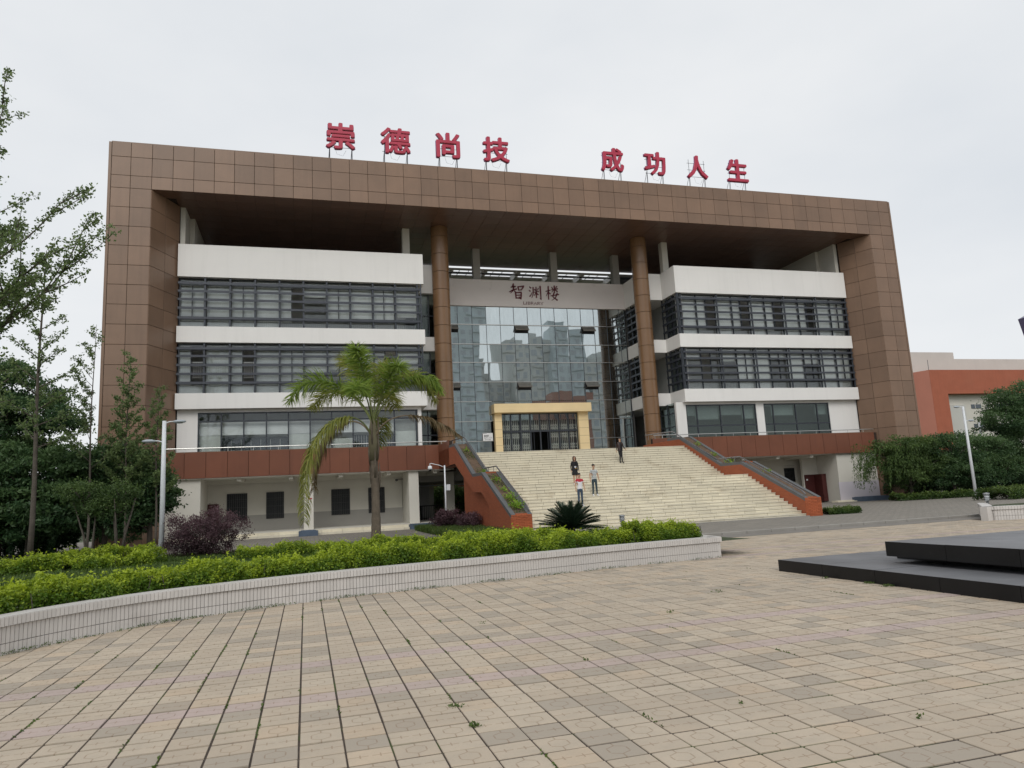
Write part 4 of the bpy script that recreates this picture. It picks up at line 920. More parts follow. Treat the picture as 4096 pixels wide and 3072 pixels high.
def stair_wall(x0, x1, outer, label):
    t = thing('stair_wall', label, 'planter wall', ((x0+x1)/2, 36, 0))
    body = [(46.38, 3.72), (42.0, 3.72)]
    full = TOP+[(29.72, -.02)]
    # side facing the steps goes all the way down; the far side shows a stringer over a set-back wall
    poly = full+[(40.2, -.02), (40.2, 3.3), (41.2, 3.72), (46.38, 3.72)]
    thin = .28
    if outer < 0: strg = (x0, x0+thin); main = (x0+thin, x1)
    else: strg = (x1-thin, x1); main = (x0, x1-thin)
    tr = [(y, z-.16) for y, z in TOP]
    MB().prism(tr+poly[5+1:], main[0], main[1], 'x').build('wall', M['brick'], t, fix=True)
    so_ = tr+[(29.72, -.02), (33.45, -.02), (33.45, 1.32), (34.93, 1.95), (36.69, 1.98), (39.87, 3.2), (41.2, 3.72), (46.38, 3.72)]
    MB().prism(so_, strg[0], strg[1], 'x').build('stringer', M['brick'], t, fix=True)
    # two coping kerbs with a soil trough between them
    for a, b in ((x0, x0+.2), (x1-.2, x1)):
        low = [(y, z-.16) for y, z in TOP[1:]]
        MB().prism(TOP[1:]+low[::-1], a, b, 'x').build('coping', M['grey_stone'], t, fix=True)
    sl = [(y, z-.05) for y, z in TOP[2:]]; MB().prism(sl+[(y, z-.11) for y, z in TOP[2:]][::-1], x0+.2, x1-.2, 'x').build('soil', M['soil'], t, fix=True)
    # brick face of the end block
    bw, bh = .23, .068; rows = int(.92/bh)
    bm_ = bevbox(bw-.012, .03, bh-.012, .003, M['brickpiece'], 'brick')
    for r in range(rows):
        o_ = -bw/2 if r % 2 else 0
        for k in range(-1, 5):
            a = x0+k*bw+o_; b = a+bw; a2, b2 = max(a, x0), min(b, x1)
            if b2-a2 < .05: continue
            piece('brick', bm_, t, ((a2+b2)/2, 29.71, .0+bh*(r+.5)), ((b2-a2-.012)/(bw-.012), 1, 1))
    # cross walls of the trough
    blk('cross_wall', M['brickx'], t, x0+.2, x1-.2, 34.65, 34.85, 2.5, 2.93); blk('cross_wall', M['brickx'], t, x0+.2, x1-.2, 29.75, 29.95, .3, .93)
    return t
swl = stair_wall(8.32, 9.26, -1, 'stepped red brick planter wall on the palm side of the staircase')
swr = stair_wall(22.94, 23.86, 1, 'stepped red brick planter wall on the far side of the staircase, by the small shrub')
def hand_rail(x, label, xx):
    t = thing('stair_handrail', label, 'handrail', (x, 36, 3))
    up = .28
    for seg in (((46.2, 5.47), (42.2, 5.33), (37.2, 3.20)), ((37.0, 3.22), (34.9, 3.20), (30.0, 1.23), (29.75, 1.05))):
        MB().tube([(x, y, z) for y, z in seg], .034, 8).build('rail', M['rail_steel'], t)
        ps = MB()
        for (ya, za), (yb, zb) in zip(seg, seg[1:]):
            n_ = max(1, int(abs(ya-yb)/1.0))
            for k in range(n_): f = (k+.5)/n_; y = ya+(yb-ya)*f; z = za+(zb-za)*f; ps.tube([(x, y, z-.36), (x, y, z)], .016, 6)
        ps.build('post', M['rail_steel'], t)
    return t
hand_rail(9.14, 'steel handrail on the brick wall nearer the palm', 0); hand_rail(23.05, 'steel handrail on the far brick stair wall', 0)
# small plants in the troughs
def sprigs(name, label, spots, x0, x1):
    P = []; 
    for y, n, r in spots:
        z = np.interp(y, [q[0] for q in TOP[::-1]], [q[1] for q in TOP[::-1]])
        c = rng.normal(size=(n, 3))*np.array([r*.7, r, r*.5])+np.array([(x0+x1)/2, y, z+r*.4]); P.append(c)
    P = np.vstack(P); P[:, 0] = np.clip(P[:, 0], x0-.05, x1+.05); o = leaf_cloud(name, P, .05, M['leaf_lime'], None, .5); props(o, label, 'plants')
sprigs('trough_plants', 'lime green weeds growing in the left stair wall trough', [(30.5, 260, .22), (31.3, 200, .22), (32.3, 60, .14), (33.6, 60, .14), (40, 40, .12), (36.2, 60, .15)], 8.52, 9.06)
sprigs('trough_plants', 'sparse green weeds growing in the right stair wall trough', [(36.5, 120, .22), (38, 60, .15), (39.8, 60, .15), (33, 50, .15)], 23.14, 23.66)
P = rng.uniform([8.5, 29.9, 0], [9.08, 41, 0], (2600, 3)); P[:, 2] = np.interp(P[:, 1], [q[0] for q in TOP[::-1]], [q[1] for q in TOP[::-1]])-.03
keep = (np.sin(P[:, 1]*2.1)+rng.normal(size=len(P))*.6) > .2; o = leaf_cloud('trough_litter', P[keep], .035, M['leaf_olive'], None, .4); props(o, 'low weeds and litter on the soil of the left trough', None, None, 'stuff')
# ================================================================== PLANTER WALL (curved, tiled)
def resample(path, step):
    P = [Vector((x, y, 0)) for x, y in path]
    # Catmull-Rom densify then walk
    D = []
    for i in range(len(P)-1):
        p0, p1, p2, p3 = P[max(i-1, 0)], P[i], P[i+1], P[min(i+2, len(P)-1)]
        for k in range(12):
            t = k/12; D.append(.5*((2*p1)+(-p0+p2)*t+(2*p0-5*p1+4*p2-p3)*t*t+(-p0+3*p1-3*p2+p3)*t**3))
    D.append(P[-1]); out_ = [D[0]]; acc = 0
    for a, b in zip(D, D[1:]):
        L_ = (b-a).length; s = step-acc
        while s <= L_: out_.append(a+(b-a)*(s/L_)); s += step
        acc = (L_-(s-step))
    return out_
PW = thing('planter_wall', 'long curved planter wall faced with narrow white tiles', 'planter', (2, 14, 0))
def tiled_wall(par, path, step, H, tiles_parts, flip=1, maxparts=300):
    R = resample(path, step)
    nrm = []
    for i in range(len(R)):
        d = (R[min(i+1, len(R)-1)]-R[max(i-1, 0)]).normalized(); nrm.append(Vector((-d.y, d.x, 0))*flip)   # inward
    core = MB()
    for i in range(len(R)-1):
        a, b, na, nb = R[i], R[i+1], nrm[i], nrm[i+1]
        q = [a+na*.006, b+nb*.006, b+nb*.24, a+na*.24]; q2 = [a-na*.028, b-nb*.028, b+nb*.27, a+na*.27]
        core.add([(v.x, v.y, -.03) for v in q]+[(v.x, v.y, H-.1) for v in q], [(4, 5, 6, 7), (0, 1, 5, 4), (2, 3, 7, 6)])
        core.add([(v.x, v.y, H-.112) for v in q2]+[(v.x, v.y, H-.008) for v in q2], [(3, 2, 1, 0), (4, 5, 6, 7), (0, 1, 5, 4), (2, 3, 7, 6)])
    e = R[-1]; n_ = nrm[-1]; d = (R[-1]-R[-2]).normalized()
    core.build('wall_core', M['grout'], par)
    order = sorted(range(len(R)-1), key=lambda i: (R[i]-Vector((0, 0, 0))).length+(100 if R[i].y < 8.5 else 0))
    rest = MB(); used = {'c': 0, 't': 0}
    th = .008
    tm = bevbox(step-.007, th*2, 1, .002, M['tile'], 'tile'); cm = bevbox(step-.006, th*2, 1, .002, M['tile'], 'coping_tile'); tpm = bevbox(step-.006, .29, .012, .002, M['tile'], 'top_tile')
    for i in order:
        a, b = R[i], R[i+1]; c = (a+b)/2; dd = (b-a).normalized(); an = math.atan2(dd.y, dd.x); n0 = nrm[i]
        top = H+.0
        specs = [('coping_tile', cm, c-n0*.036, H-.108, H-.004, 'c'), ('tile', tm, c-n0*.002, .145, H-.116, 't'), ('tile', tm, c-n0*.002, -.005, .137, 't')]
        for nm, me, p, z0, z1, k in specs:
            if used[k] < maxparts:
                used[k] += 1; piece(nm, me, par, (p.x, p.y, (z0+z1)/2), (1, 1, z1-z0), rz=an, rx=random.uniform(-.006, .006))
            else:
                hx = dd*((step-.007)/2); hy = n0*th; base = [p-hx-hy, p+hx-hy, p+hx+hy, p-hx+hy]
                rest.add([(v.x, v.y, z0) for v in base]+[(v.x, v.y, z1) for v in base], [(0, 3, 2, 1), (4, 5, 6, 7), (0, 1, 5, 4), (1, 2, 6, 5), (2, 3, 7, 6), (3, 0, 4, 7)])
        p = c+n0*.118; hx = dd*((step-.006)/2); hy = n0*.152; base = [p-hx-hy, p+hx-hy, p+hx+hy, p-hx+hy]
        rest.add([(v.x, v.y, H-.006) for v in base]+[(v.x, v.y, H+.006) for v in base], [(0, 3, 2, 1), (4, 5, 6, 7), (0, 1, 5, 4), (1, 2, 6, 5), (2, 3, 7, 6), (3, 0, 4, 7)])
    if rest.v: props(rest.build('tiles', M['tile'], par), None, None, None, 'stuff')
    return R, nrm
R1, n1 = tiled_wall(PW, PATH, .0605, .46, 300)
R2, n2 = tiled_wall(PW, [(9.22, 15.10), (9.5, 17.5), (10.1, 19.9)], .0605, .46, 0, maxparts=0)
mb = MB().box(9.0, 9.22, 15.1, 15.3, -.02, .35); mb.box(8.99, 9.25, 15.06, 15.36, .35, .455); mb.build('corner_block', M['tile'], PW)
PR = thing('planter_wall', 'low tiled planter wall at the right edge beyond the black plinth', 'planter', (22.5, 19, 0))
tiled_wall(PR, [(22.3, 19.6), (23.5, 19.0), (25, 18.0), (27, 16.3), (29, 14)], .09, .46, 0, maxparts=60)
tiled_wall(PR, [(25.3, 22.5), (22.31, 19.63)], .09, .46, 0, maxparts=0)
# soil and lawn inside the beds
mb = MB(); pts = [(x, y) for x, y in PATH]
grid = []
vs = []; xsG = np.linspace(-30, 10.2, 60); ysG = np.linspace(0, 46, 70)
def bed_h(x, y):
    base = .34 if y < 19 else max(.02, .34-(y-19)*.055)
    return base+.02*math.sin(x*2.1+y)*math.cos(y*1.3-x)
def front_y(x):
    if x < PATH[0][0]: return 4.
    for (xa, ya), (xb, yb) in zip(PATH, PATH[1:]):
        if xa <= x <= xb: return ya+(yb-ya)*(x-xa)/(xb-xa)
    return 15.07
cols = []
for x in xsG:
    y0 = front_y(x)+.12 if x < 9.2 else 15.3
    y1 = 20.62 if x > 9.0 else 46
    cols.append([(x, y0+(y1-y0)*k/60, bed_h(x, y0+(y1-y0)*k/60)) for k in range(61)])
for ci in range(len(cols)-1):
    if xsG[ci+1] > 10.3: break
    for k in range(60):
        a, b, c, d = cols[ci][k], cols[ci+1][k], cols[ci+1][k+1], cols[ci][k+1]
        x, y = (a[0]+b[0])/2, (a[1]+c[1])/2
        if y > 20.6 and x > 8.6: continue
        if y > 31.3 and x > -9.5 and y < 47 and (x < 5.5+(y-32)*.05): continue
        if y > 44.3: continue
        mb.add([a, b, c, d], [(0, 1, 2, 3)])
props(mb.build('lawn', M['lawn']), 'grassy soil bed between planter wall and library', None, None, 'structure')
# tiled walk to the ground floor
props(MB().box(-9.6, 6.2, 31.2, 44.46, -.05, .035).build('walkway', M['forecourt']), 'brown-grey paved walk in front of the shaded ground floor', None, None, 'structure')

mb = MB().prism([(22.6, 19.6), (25, 18.3), (27, 16.6), (29.2, 14.3), (60, 14.3), (60, 22.4), (25.4, 22.4)], -.05, .36, 'z'); mb2 = MB().box(22.27, 22.56, 19.5, 19.78, -.02, .465); mb2.build('corner_block', M['tile'], PR); mb.build('bed_soil', M['lawn'], PR, fix=True)
# black granite plinth ------------------------------------------------------------
PL = thing('granite_plinth', 'stepped plinth of black granite slabs at the right edge of the plaza', 'plinth', (14, 8, 0))
def slabset(x0, y1, nx, ny, sx, sy, z0, z1, nm, parent):
    g2 = MB().box(-.5, .5, -.5, .5, -.5, .5); g2.m = [0, 1, 0, 0, 0, 0]; g2 = g2.mesh('granite_slab', [M['black_granite'], M['granite_sky_sheen']])  # top face takes the lighter colour with the painted sky reflection
    for i in range(nx):
        for j in range(ny): piece(nm, g2, parent, (x0+sx*(i+.5), y1-sy*(j+.5), (z0+z1)/2), (sx-.007, sy-.007, z1-z0+random.uniform(-.003, .003)))
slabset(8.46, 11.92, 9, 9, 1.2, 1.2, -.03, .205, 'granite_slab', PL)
MB().box(9.98, 18.6, 2.2, 10.64, .2, .33).build('recess', M['black_granite'], PL)
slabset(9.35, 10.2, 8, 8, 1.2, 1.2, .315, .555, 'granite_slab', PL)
sc = thing('sculpture', 'tall violet-grey metal blade standing on the plinth, mostly out of view', 'sculpture', (12.5, 8.2, .55))
MB().box(12.4, 14.7, 8.85, 9.4, .55, .86).build('foot', M['purple_steel'], sc, fix=True)
mb = MB(); mb.prism([(11.88, 4.2), (14.5, 5.3), (14.6, .85), (12.75, .85)], 9.0, 9.25, 'y')
sblade = mb

# street lamps ----------------------------------------------------------------------
def lamp(x, y, h, h2, label, heads, rz=0, arm=.52):
    t = thing('street_lamp', label, 'street lamp', (0, 0, 0), 'white two-arm street lamps'); t.location = (x, y, 0)
    off = Vector((x, y, 0))
    MB().tube([(x, y, -.05), (x, y, h*.55), (x, y, h+.03)], [.10, .085, .07], 10).build('pole', M['lampwhite'], t, True)
    MB().lathe([(.15, 0), (.15, .03), (.09, .05), (.085, .12)], (x, y, 0), 10).build('base', M['lampwhite'], t)
    for s, z in heads:
        a = MB(); a.tube([(x, y, z-.16), (x+s*.07, y, z-.04), (x+s*.2, y, z+.0), (x+s*.34, y, z)], .024, 6); a.build('arm', M['lampwhite'], t, True)
        hd = MB().lathe([(.02, -.055), (.16, -.045), (.21, -.01), (.19, .03), (.10, .06), (.01, .065)], (0, 0, 0), 14, 1.0, .5)
        hd.v = [(x+s*.52+vx*1.15, y+vy, z+vz) for vx, vy, vz in hd.v]; ho = hd.build('lamp_head', M['lamp_grey'], t, True)
        MB().lathe([(.14, -.06), (.1, -.075)], (x+s*.52, y, z), 12, 1, .5).build('lens', M['lampwhite'], ho)
    return t
lamp(-5.10, 29.5, 5.1, 4.3, 'white two-arm street lamp in front of the left brown leg, beside the purple bush', [(1, 5.1), (-1, 4.38)])
lamp(41.9, 37.33, 6.0, 5.1, 'taller white two-arm street lamp before the trees right of the library', [(-1, 6.02), (1, 5.1)])
lamp(56.4, 48.9, 6.0, 5.1, 'distant white two-arm lamp seen behind the taller one', [(1, 6.02), (-1, 5.1)])
t = thing('camera_pole', 'white pole with a hanging dome camera and a small box, by the stair wall', 'camera pole', (7.3, 39, 0))
MB().tube([(7.3, 39, -.02), (7.3, 39, 3.54)], [.05, .04], 8).build('pole', M['lampwhite'], t, True)
MB().tube([(7.3, 39, 3.42), (7.0, 39, 3.56), (6.55, 39, 3.67), (6.5, 39, 3.66), (6.5, 39, 3.5)], .02, 6).build('arm', M['lampwhite'], t, True)
MB().lathe([(.02, .17), (.1, .15), (.12, .06), (.125, 0), (.1, -.04)], (6.5, 39, 3.38), 12).build('camera_housing', M['lampwhite'], t, True)
MB().lathe([(.085, -.04), (.07, -.1), (.02, -.13)], (6.5, 39, 3.38), 12).build('dome', M['black_metal'], t, True)
MB().box(7.36, 7.56, 38.9, 39.05, 2.18, 2.5).build('equipment_box', M['lampwhite'], t)
def bollard(x, y, z0, h, label):
    t = thing('bollard_light', label, 'bollard light', (x, y, z0)); s = h/.8
    MB().lathe([(.05, 0), (.05, h*.62)], (x, y, z0), 10).build('post', M['grey_stone'], t, True)
    MB().lathe([(.065, h*.62), (.09, h*.92)], (x, y, z0), 12).build('lens', M['lampwhite'], t, True)
    rb = MB(); [rb.lathe([(.1, q-.012), (.115, q+.012)], (x, y, z0), 12) for q in (h*.66, h*.73, h*.80, h*.87)]; rb.lathe([(.125, h*.92), (.11, h*.98), (.02, h)], (x, y, z0), 12); rb.build('ring', M['steel_mid'], t, True)
bollard(11.72, 26, 0, .74, 'grey ribbed bollard light at the foot of the wide stairs'); bollard(25.2, 22.0, .0, .86, 'grey bollard light beside the right planter wall')

# ================================================================== PEOPLE
def skin_mesh(nodes, edges, root, sub=2):
    m = bpy.data.meshes.new('body'); m.from_pydata([n[0] for n in nodes], edges, [])
    o = bpy.data.objects.new('body_tmp', m); COL.objects.link(o); o.modifiers.new('s', 'SKIN')
    if not m.skin_vertices: m.attributes  # layer is made with the modifier
    sv = m.skin_vertices[0].data
    for i, n in enumerate(nodes): sv[i].radius = n[1] if isinstance(n[1], tuple) else (n[1], n[1]); sv[i].use_root = (i == root)
    o.modifiers['s'].use_smooth_shade = True
    ss = o.modifiers.new('u', 'SUBSURF'); ss.levels = sub; ss.render_levels = sub
    bpy.context.view_layer.update(); r = bpy.data.meshes.new_from_object(o.evaluated_get(bpy.context.evaluated_depsgraph_get()))
    bpy.data.objects.remove(o); return r
def person(x, y, z, h, rz, label, pose, zones, hair='short', hairmat='hair', extra=None):
    k = h/1.72
    t = thing('person', label, 'person', (x, y, z))
    nd, ed, tag = [], [], []
    def add(p, r, par=None, tg=None):
        nd.append((Vector(p), r)); tag.append(tg); i = len(nd)-1
        if par is not None: ed.append((par, i))
        return i
    P = pose; lean = P.get('lean', 0)
    pel = add((0, 0, .95), (.135, .10), None, 'hip'); sp = add((0, -lean*.2, 1.10), (.125, .085), pel, 'torso'); ch = add((0, -lean*.5, 1.30), (.165, .10), sp, 'torso')
    nb = add((0, -lean*.6+.01, 1.43), (.085, .06), ch, 'torso'); nk = add((0, -lean*.65, 1.49), (.056, .056), nb, 'neck'); hl = add((0, -.015-lean*.7, 1.555), (.062, .07), nk, 'head')
    hm = add((0, -.005-lean*.7, 1.63), (.083, .098), hl, 'head'); ht = add((0, .005-lean*.7, 1.705), (.062, .075), hm, 'head')
    for s in (-1, 1):
        A = P['arms'][0 if s < 0 else 1]
        shd = add((s*.165, 0-lean*.5, 1.385), .060, ch, 'sleeve'); mid = add(tuple(Vector((s*.165, -lean*.5, 1.385)).lerp(Vector(A[0]), .5)), .050, shd, 'sleeve')
        el = add(A[0], .040, mid, 'fore'); wr = add(A[1], .026, el, 'fore')
        d = (Vector(A[1])-Vector(A[0])).normalized(); pm_ = add(tuple(Vector(A[1])+d*.05), (.034, .02), wr, 'hand')
        pl = Vector(A[1])+d*.08; sd_ = Vector((0, 1, 0)) if abs(d.y) < .8 else Vector((1, 0, 0)); sd_ = (sd_-d*sd_.dot(d)).normalized(); curl = d.cross(sd_).normalized()*(-s)
        for q, ln in ((-.027, .055), (-.009, .068), (.009, .064), (.027, .05)):
            f1 = add(tuple(pl+sd_*q+d*.015), .0095, pm_, 'hand'); f2 = add(tuple(pl+sd_*q+d*(.015+ln*.5)+curl*.006), .009, f1, 'hand'); add(tuple(pl+sd_*q+d*(.01+ln)+curl*.025), .0075, f2, 'hand')
        th = add(tuple(Vector(A[1])+d*.035-sd_*.036), .011, pm_, 'hand'); add(tuple(Vector(A[1])+d*.075-sd_*.048+curl*.012), .009, th, 'hand')
        Lg = P['legs'][0 if s < 0 else 1]
        hp = add((s*.088, 0, .87), .092, pel, 'leg'); kn = add(Lg[0], .060, hp, 'leg'); an = add(Lg[1], .040, kn, 'leg2'); fo = Vector(Lg[1])
        bl = add((fo.x+s*.012, fo.y-.09, fo.z-.055), (.040, .032), an, 'shoe'); add((fo.x+s*.016, fo.y-.165, fo.z-.062), (.034, .022), bl, 'shoe')
    me = skin_mesh(nd, ed, 0, 1); me.materials.clear()
    for _ in range(12): me.materials.append(None)
    names = []
    def mi(mn):
        if mn not in names: names.append(mn)
        return names.index(mn)
    segs = [(a, b) for a, b in ed]
    for p in me.polygons:
        c = p.center; best = None
        for a, b in segs:
            A, Bv = nd[a][0], nd[b][0]; ab = Bv-A; tt = max(0, min(1, (c-A).dot(ab)/max(ab.length_squared, 1e-9))); dd = (c-(A+ab*tt)).length
            if best is None or dd < best[0]: best = (dd, tag[b], tag[a], tt)
        p.material_index = mi(zones(best[1], c)); p.use_smooth = True
    while len(me.materials) > len(names): me.materials.pop(index=len(me.materials)-1)
    for i_, nm in enumerate(names): me.materials[i_] = M[nm]
    T = Matrix.Rotation(rz, 4, 'Z') @ Matrix.Diagonal((k, k, k, 1)); me.transform(T); me.name = 'body'
    o = bpy.data.objects.new('body', me); COL.objects.link(o); o.parent = t
    def addm(mb, nm, mat, smooth=True):
        m = mb.mesh(nm, mat, smooth); m.transform(T); q = bpy.data.objects.new(nm, m); COL.objects.link(q); q.parent = t; return q
    hy = -lean*.7
    if hair == 'short':
        hb = MB().lathe([(.079, .0), (.087, .035), (.080, .075), (.055, .105), (.015, .118)], (0, .012+hy, 1.632), 14, 1, 1.12); addm(hb, 'hair', M[hairmat])
    else:
        hb = MB(); hb.lathe([(.092, -.17), (.100, -.06), (.096, .02), (.088, .07), (.058, .108), (.015, .12)], (0, .035+hy, 1.632), 16, 1, .95); addm(hb, 'hair', M[hairmat])
        hb = MB()
        for s in (-1, 1): hb.tube([(s*.05, -.06+hy, 1.71), (s*.082, -.055+hy, 1.62), (s*.088, -.04+hy, 1.52), (s*.07, -.06+hy, 1.44)], [.02, .026, .028, .012], 6)
        addm(hb, 'hair_lock', M[hairmat])
    fy = -.094+hy
    addm(MB().tube([(0, fy+.005, 1.655), (0, fy-.02, 1.615), (0, fy+.004, 1.605)], [.008, .013, .01], 5), 'nose', M['skin'])
    for s in (-1, 1):
        addm(MB().lathe([(.002, -.006), (.011, 0), (.002, .006)], (s*.03, fy+.002, 1.645), 8), 'eye', M['hair']); addm(MB().tube([(s*.016, fy+.0, 1.663), (s*.045, fy+.012, 1.663)], .004, 4), 'eyebrow', M['hair'])
        addm(MB().lathe([(.004, -.028), (.013, 0), (.004, .028)], (s*.083, .0+hy, 1.63), 6), 'ear', M['skin'])
    addm(MB().tube([(-.02, fy+.008, 1.578), (0, fy+.002, 1.575), (.02, fy+.008, 1.578)], .005, 5), 'mouth', M['lip'])
    if extra: extra(addm, hy)
    return t
armd = lambda s, el=(.235, .02, 1.13), wr=(.25, -.03, .89): ((s*el[0], el[1], el[2]), (s*wr[0], wr[1], wr[2]))
def zone(shirt, trouser, shoe, sleeve_z=1.2, collar=None, calf=None, long=False, waist=.90):
    def f(tg, c):
        if tg in ('neck', 'head', 'hand'): return 'skin'
        if tg == 'shoe': return shoe
        if tg in ('leg2', 'leg'):
            if tg == 'leg' and c.z > waist+.02: return shirt(c)
            return calf if (calf and c.z < .62) else (shoe if c.z < .055 else trouser)
        if tg == 'fore': return shirt(c) if long else 'skin'
        if tg == 'sleeve': return shirt(c) if (long or c.z > sleeve_z) else 'skin'
        if tg == 'hip' and c.z < waist: return trouser
        if c.z < waist: return trouser
        return shirt(c)
    return f
# woman in the striped top
def woman_extra(addm, hy):
    j = MB()
    def ring(z, rx, ry, y=0, open_=.8, n=14): return [(math.sin(a)*rx, y+math.cos(a)*ry, z) for a in np.linspace(-PI+open_, PI-open_, n)]
    rows = [ring(1.43, .095, .085, 0, .9), ring(1.385, .185, .115, 0, .55), ring(1.25, .195, .135, 0, .45), ring(1.08, .175, .135, 0, .42), ring(.95, .20, .15, 0, .42), ring(.86, .215, .16, 0, .45)]
    n = 14; vs = [p for r in rows for p in r]; vs2 = [(p[0]*.93, p[1]*.93, p[2]) for p in vs]
    fs = [(i*n+k, i*n+k+1, (i+1)*n+k+1, (i+1)*n+k) for i in range(len(rows)-1) for k in range(n-1)]
    j.add(vs, fs); j.add(vs2, [f[::-1] for f in fs]); addm(j, 'cardigan', M['black_cloth'])
    sk = MB().lathe([(.135, .97), (.16, .88), (.185, .76), (.20, .62), (.192, .60), (.17, .70)], (0, 0, 0), 18, 1, .78); addm(sk, 'skirt', M['black_cloth'])
def stripes(c): return 'black_cloth' if (c.z > 1.33 or abs(c.x) > .13 or c.y > .03) else ('yellow_cloth' if c.z > 1.27 or c.z < 1.0 else ('white_cloth' if int(c.z*22) % 2 else 'black_cloth'))
person(12.94, 33.95, 2.07, 1.41, .02, 'woman in black cardigan, yellow striped top and short black skirt on the stairs', dict(arms=[armd(-1), armd(1)], legs=[((-.085, -.01, .48), (-.08, .02, .085)), ((.085, -.02, .48), (.10, 0, .085))]),
       zone(stripes, 'black_cloth', 'white_cloth', long=True, calf='skin'), 'long', 'hair_brown', woman_extra)
person(13.43, 32.70, 1.48, 1.52, .05, 'young man in a checked short-sleeved shirt, jeans and white shoes on the stairs', dict(arms=[armd(-1), armd(1, (.24, .01, 1.13), (.27, -.03, .90))], legs=[((-.095, -.01, .48), (-.11, .02, .085)), ((.10, -.02, .48), (.13, .0, .085))]),
       zone(lambda c: 'check_cloth', 'jeans2', 'white_cloth', 1.19))
person(12.28, 31.72, 1.036, 1.53, .05, 'young man in a white T-shirt with red shoulders, standing behind the cycad', dict(arms=[armd(-1, (.24, .02, 1.14), (.25, -.05, .90)), armd(1, (.24, .02, 1.14), (.25, -.05, .90))], legs=[((-.09, -.01, .48), (-.10, .02, .085)), ((.09, -.01, .48), (.10, .0, .085))]),
       zone(lambda c: 'red_cloth' if c.z > 1.29 else 'white_cloth', 'jeans', 'white_cloth', 1.19))
def jacket(addm, hy):
    j = MB(); n = 14
    def ring(z, rx, ry, open_): return [(math.sin(a)*rx, math.cos(a)*ry, z) for a in np.linspace(-PI+open_, PI-open_, n)]
    rows = [ring(1.44, .10, .085, .8), ring(1.39, .19, .12, .5), ring(1.2, .19, .14, .45), ring(1.0, .185, .145, .5), ring(.84, .20, .155, .6)]
    vs = [p for r in rows for p in r]; fs = [(i*n+k, i*n+k+1, (i+1)*n+k+1, (i+1)*n+k) for i in range(len(rows)-1) for k in range(n-1)]
    j.add(vs, fs); j.add([(p[0]*.93, p[1]*.93, p[2]) for p in vs], [f[::-1] for f in fs]); addm(j, 'jacket', M['brown_leather'])
person(17.55, 38.50, 3.25, 1.47, .12, 'man in a dark brown jacket and black trousers near the stair top', dict(lean=.05, arms=[((-.22, .06, 1.14), (-.23, .10, .90)), ((.25, -.02, 1.14), (.33, -.12, .95))], legs=[((-.06, -.06, .50), (-.03, .05, .085)), ((.07, -.05, .48), (.04, -.14, .085))]),
       zone(lambda c: 'brown_leather' if (abs(c.x) > .07 or c.y > 0) else 'black_cloth', 'black_cloth', 'black_cloth', long=True), extra=jacket)

# ================================================================== BUILDING ON THE RIGHT
RB = thing('distant_building', 'red and cream building with pale roof parapet beyond the trees on the right', 'building', (115, 90, 0))
mb = MB(); mb.box(95.3, 160, 90, 110, 14.4, 18.27); mb.box(95.3, 98.45, 90, 110, 0, 14.4); mb.build('wall', M['orange'], RB)
mb = MB(); mb.prism([(95.25, 89.97), (95.25, 110), (90.0, 110), (92.6, 99), ], 0, 18.26, 'z'); mb.build('side_wall', M['pale_orange'], RB, fix=True)
mb = MB(); mb.box(98.45, 160, 91.2, 108, 0, 14.4); mb.build('inner_wall', M['white2'], RB)
MB().box(98.46, 102.6, 90.9, 91.25, 0, 12.7).build('wall_panel', M['greyroof'], RB)
mb = MB(); mb.box(85, 113, 101, 112, 18, 23.5); mb.box(113, 165, 101, 112, 18, 22.3); mb.build('roof_parapet', M['greyroof'], RB)
for zt in (12.75, 9.58, 6.4):
    for x0, x1 in ((104.1, 106.1), (107.1, 107.6), (109.5, 111.5), (114, 116), (118.5, 120.5)):
        f = MB().box(x0, x1, 91.12, 91.2, zt-.66, zt).build('window', M['towerwin'], RB); blk('frame', M['greyroof'], f, (x0+x1)/2-.3, (x0+x1)/2-.2, 91.08, 91.14, zt-.66, zt)
MB().tube([(95.4, 90.1, 18.2), (95.4, 90.1, 19.9)], .05, 4).build('lightning_rod', M['steel_dark'], RB)
# ================================================================== TOWERS BEHIND THE CAMERA (seen mirrored in the glass)
def tower(x0, x1, y, h, dep, mat, label, steps=()):
    t = thing('apartment_tower', label, 'apartment tower', ((x0+x1)/2, y, 0), 'apartment towers reflected in the glass hall')
    mb = MB(); mb.box(x0, x1, y-dep, y, 0, h)
    for a, b, hh in steps: mb.box(a, b, y-dep*.8, y-1, h, hh)
    mb.build('wall', mat, t)
    wb = MB(); z = 4
    while z < h-2:
        q = x0+1.0
        while q < x1-1.5: wb.box(q, q+1.3, y-.1, y+.05, z, z+1.5); q += 2.6
        z += 3.0
    props(wb.build('windows', M['tower_pane'], t), None, None, None, 'stuff')
    bb = MB(); z = 3.2
    while z < h-1: bb.box(x0+.1, x0+(x1-x0)*.3, y, y+.3, z, z+.7); bb.box(x0+(x1-x0)*.65, x1-.1, y, y+.3, z, z+.7); z += 3.0
    props(bb.build('balconies', mat, t), None, None, None, 'stuff')
s_ = 200/260.
def TX(a): return a*s_
YT = 105-200
tower(TX(46), TX(64.6), YT, 66, 12, M['tower2'], 'tallest slab tower mirrored at the left of the glass', ())
tower(TX(64.6), TX(67), YT-3, 42, 10, M['tower'], 'lower block joined to the tallest mirrored tower')
tower(TX(67), TX(74.2), YT-6, 38.0, 10, M['tower'], 'low roofs mirrored in the gap between two towers')
tower(TX(74.2), TX(89.5), YT, 48.2, 14, M['tower'], 'broad mirrored tower with a flat dark top, left half of the middle pair', ((TX(78), TX(84), 49.6),))
tower(TX(89.5), TX(103.8), YT+4, 50.2, 14, M['tower2'], 'stepped mirrored tower, right half of the middle pair', ((TX(90), TX(95.5), 52.8), (TX(97), TX(99), 51.6)))
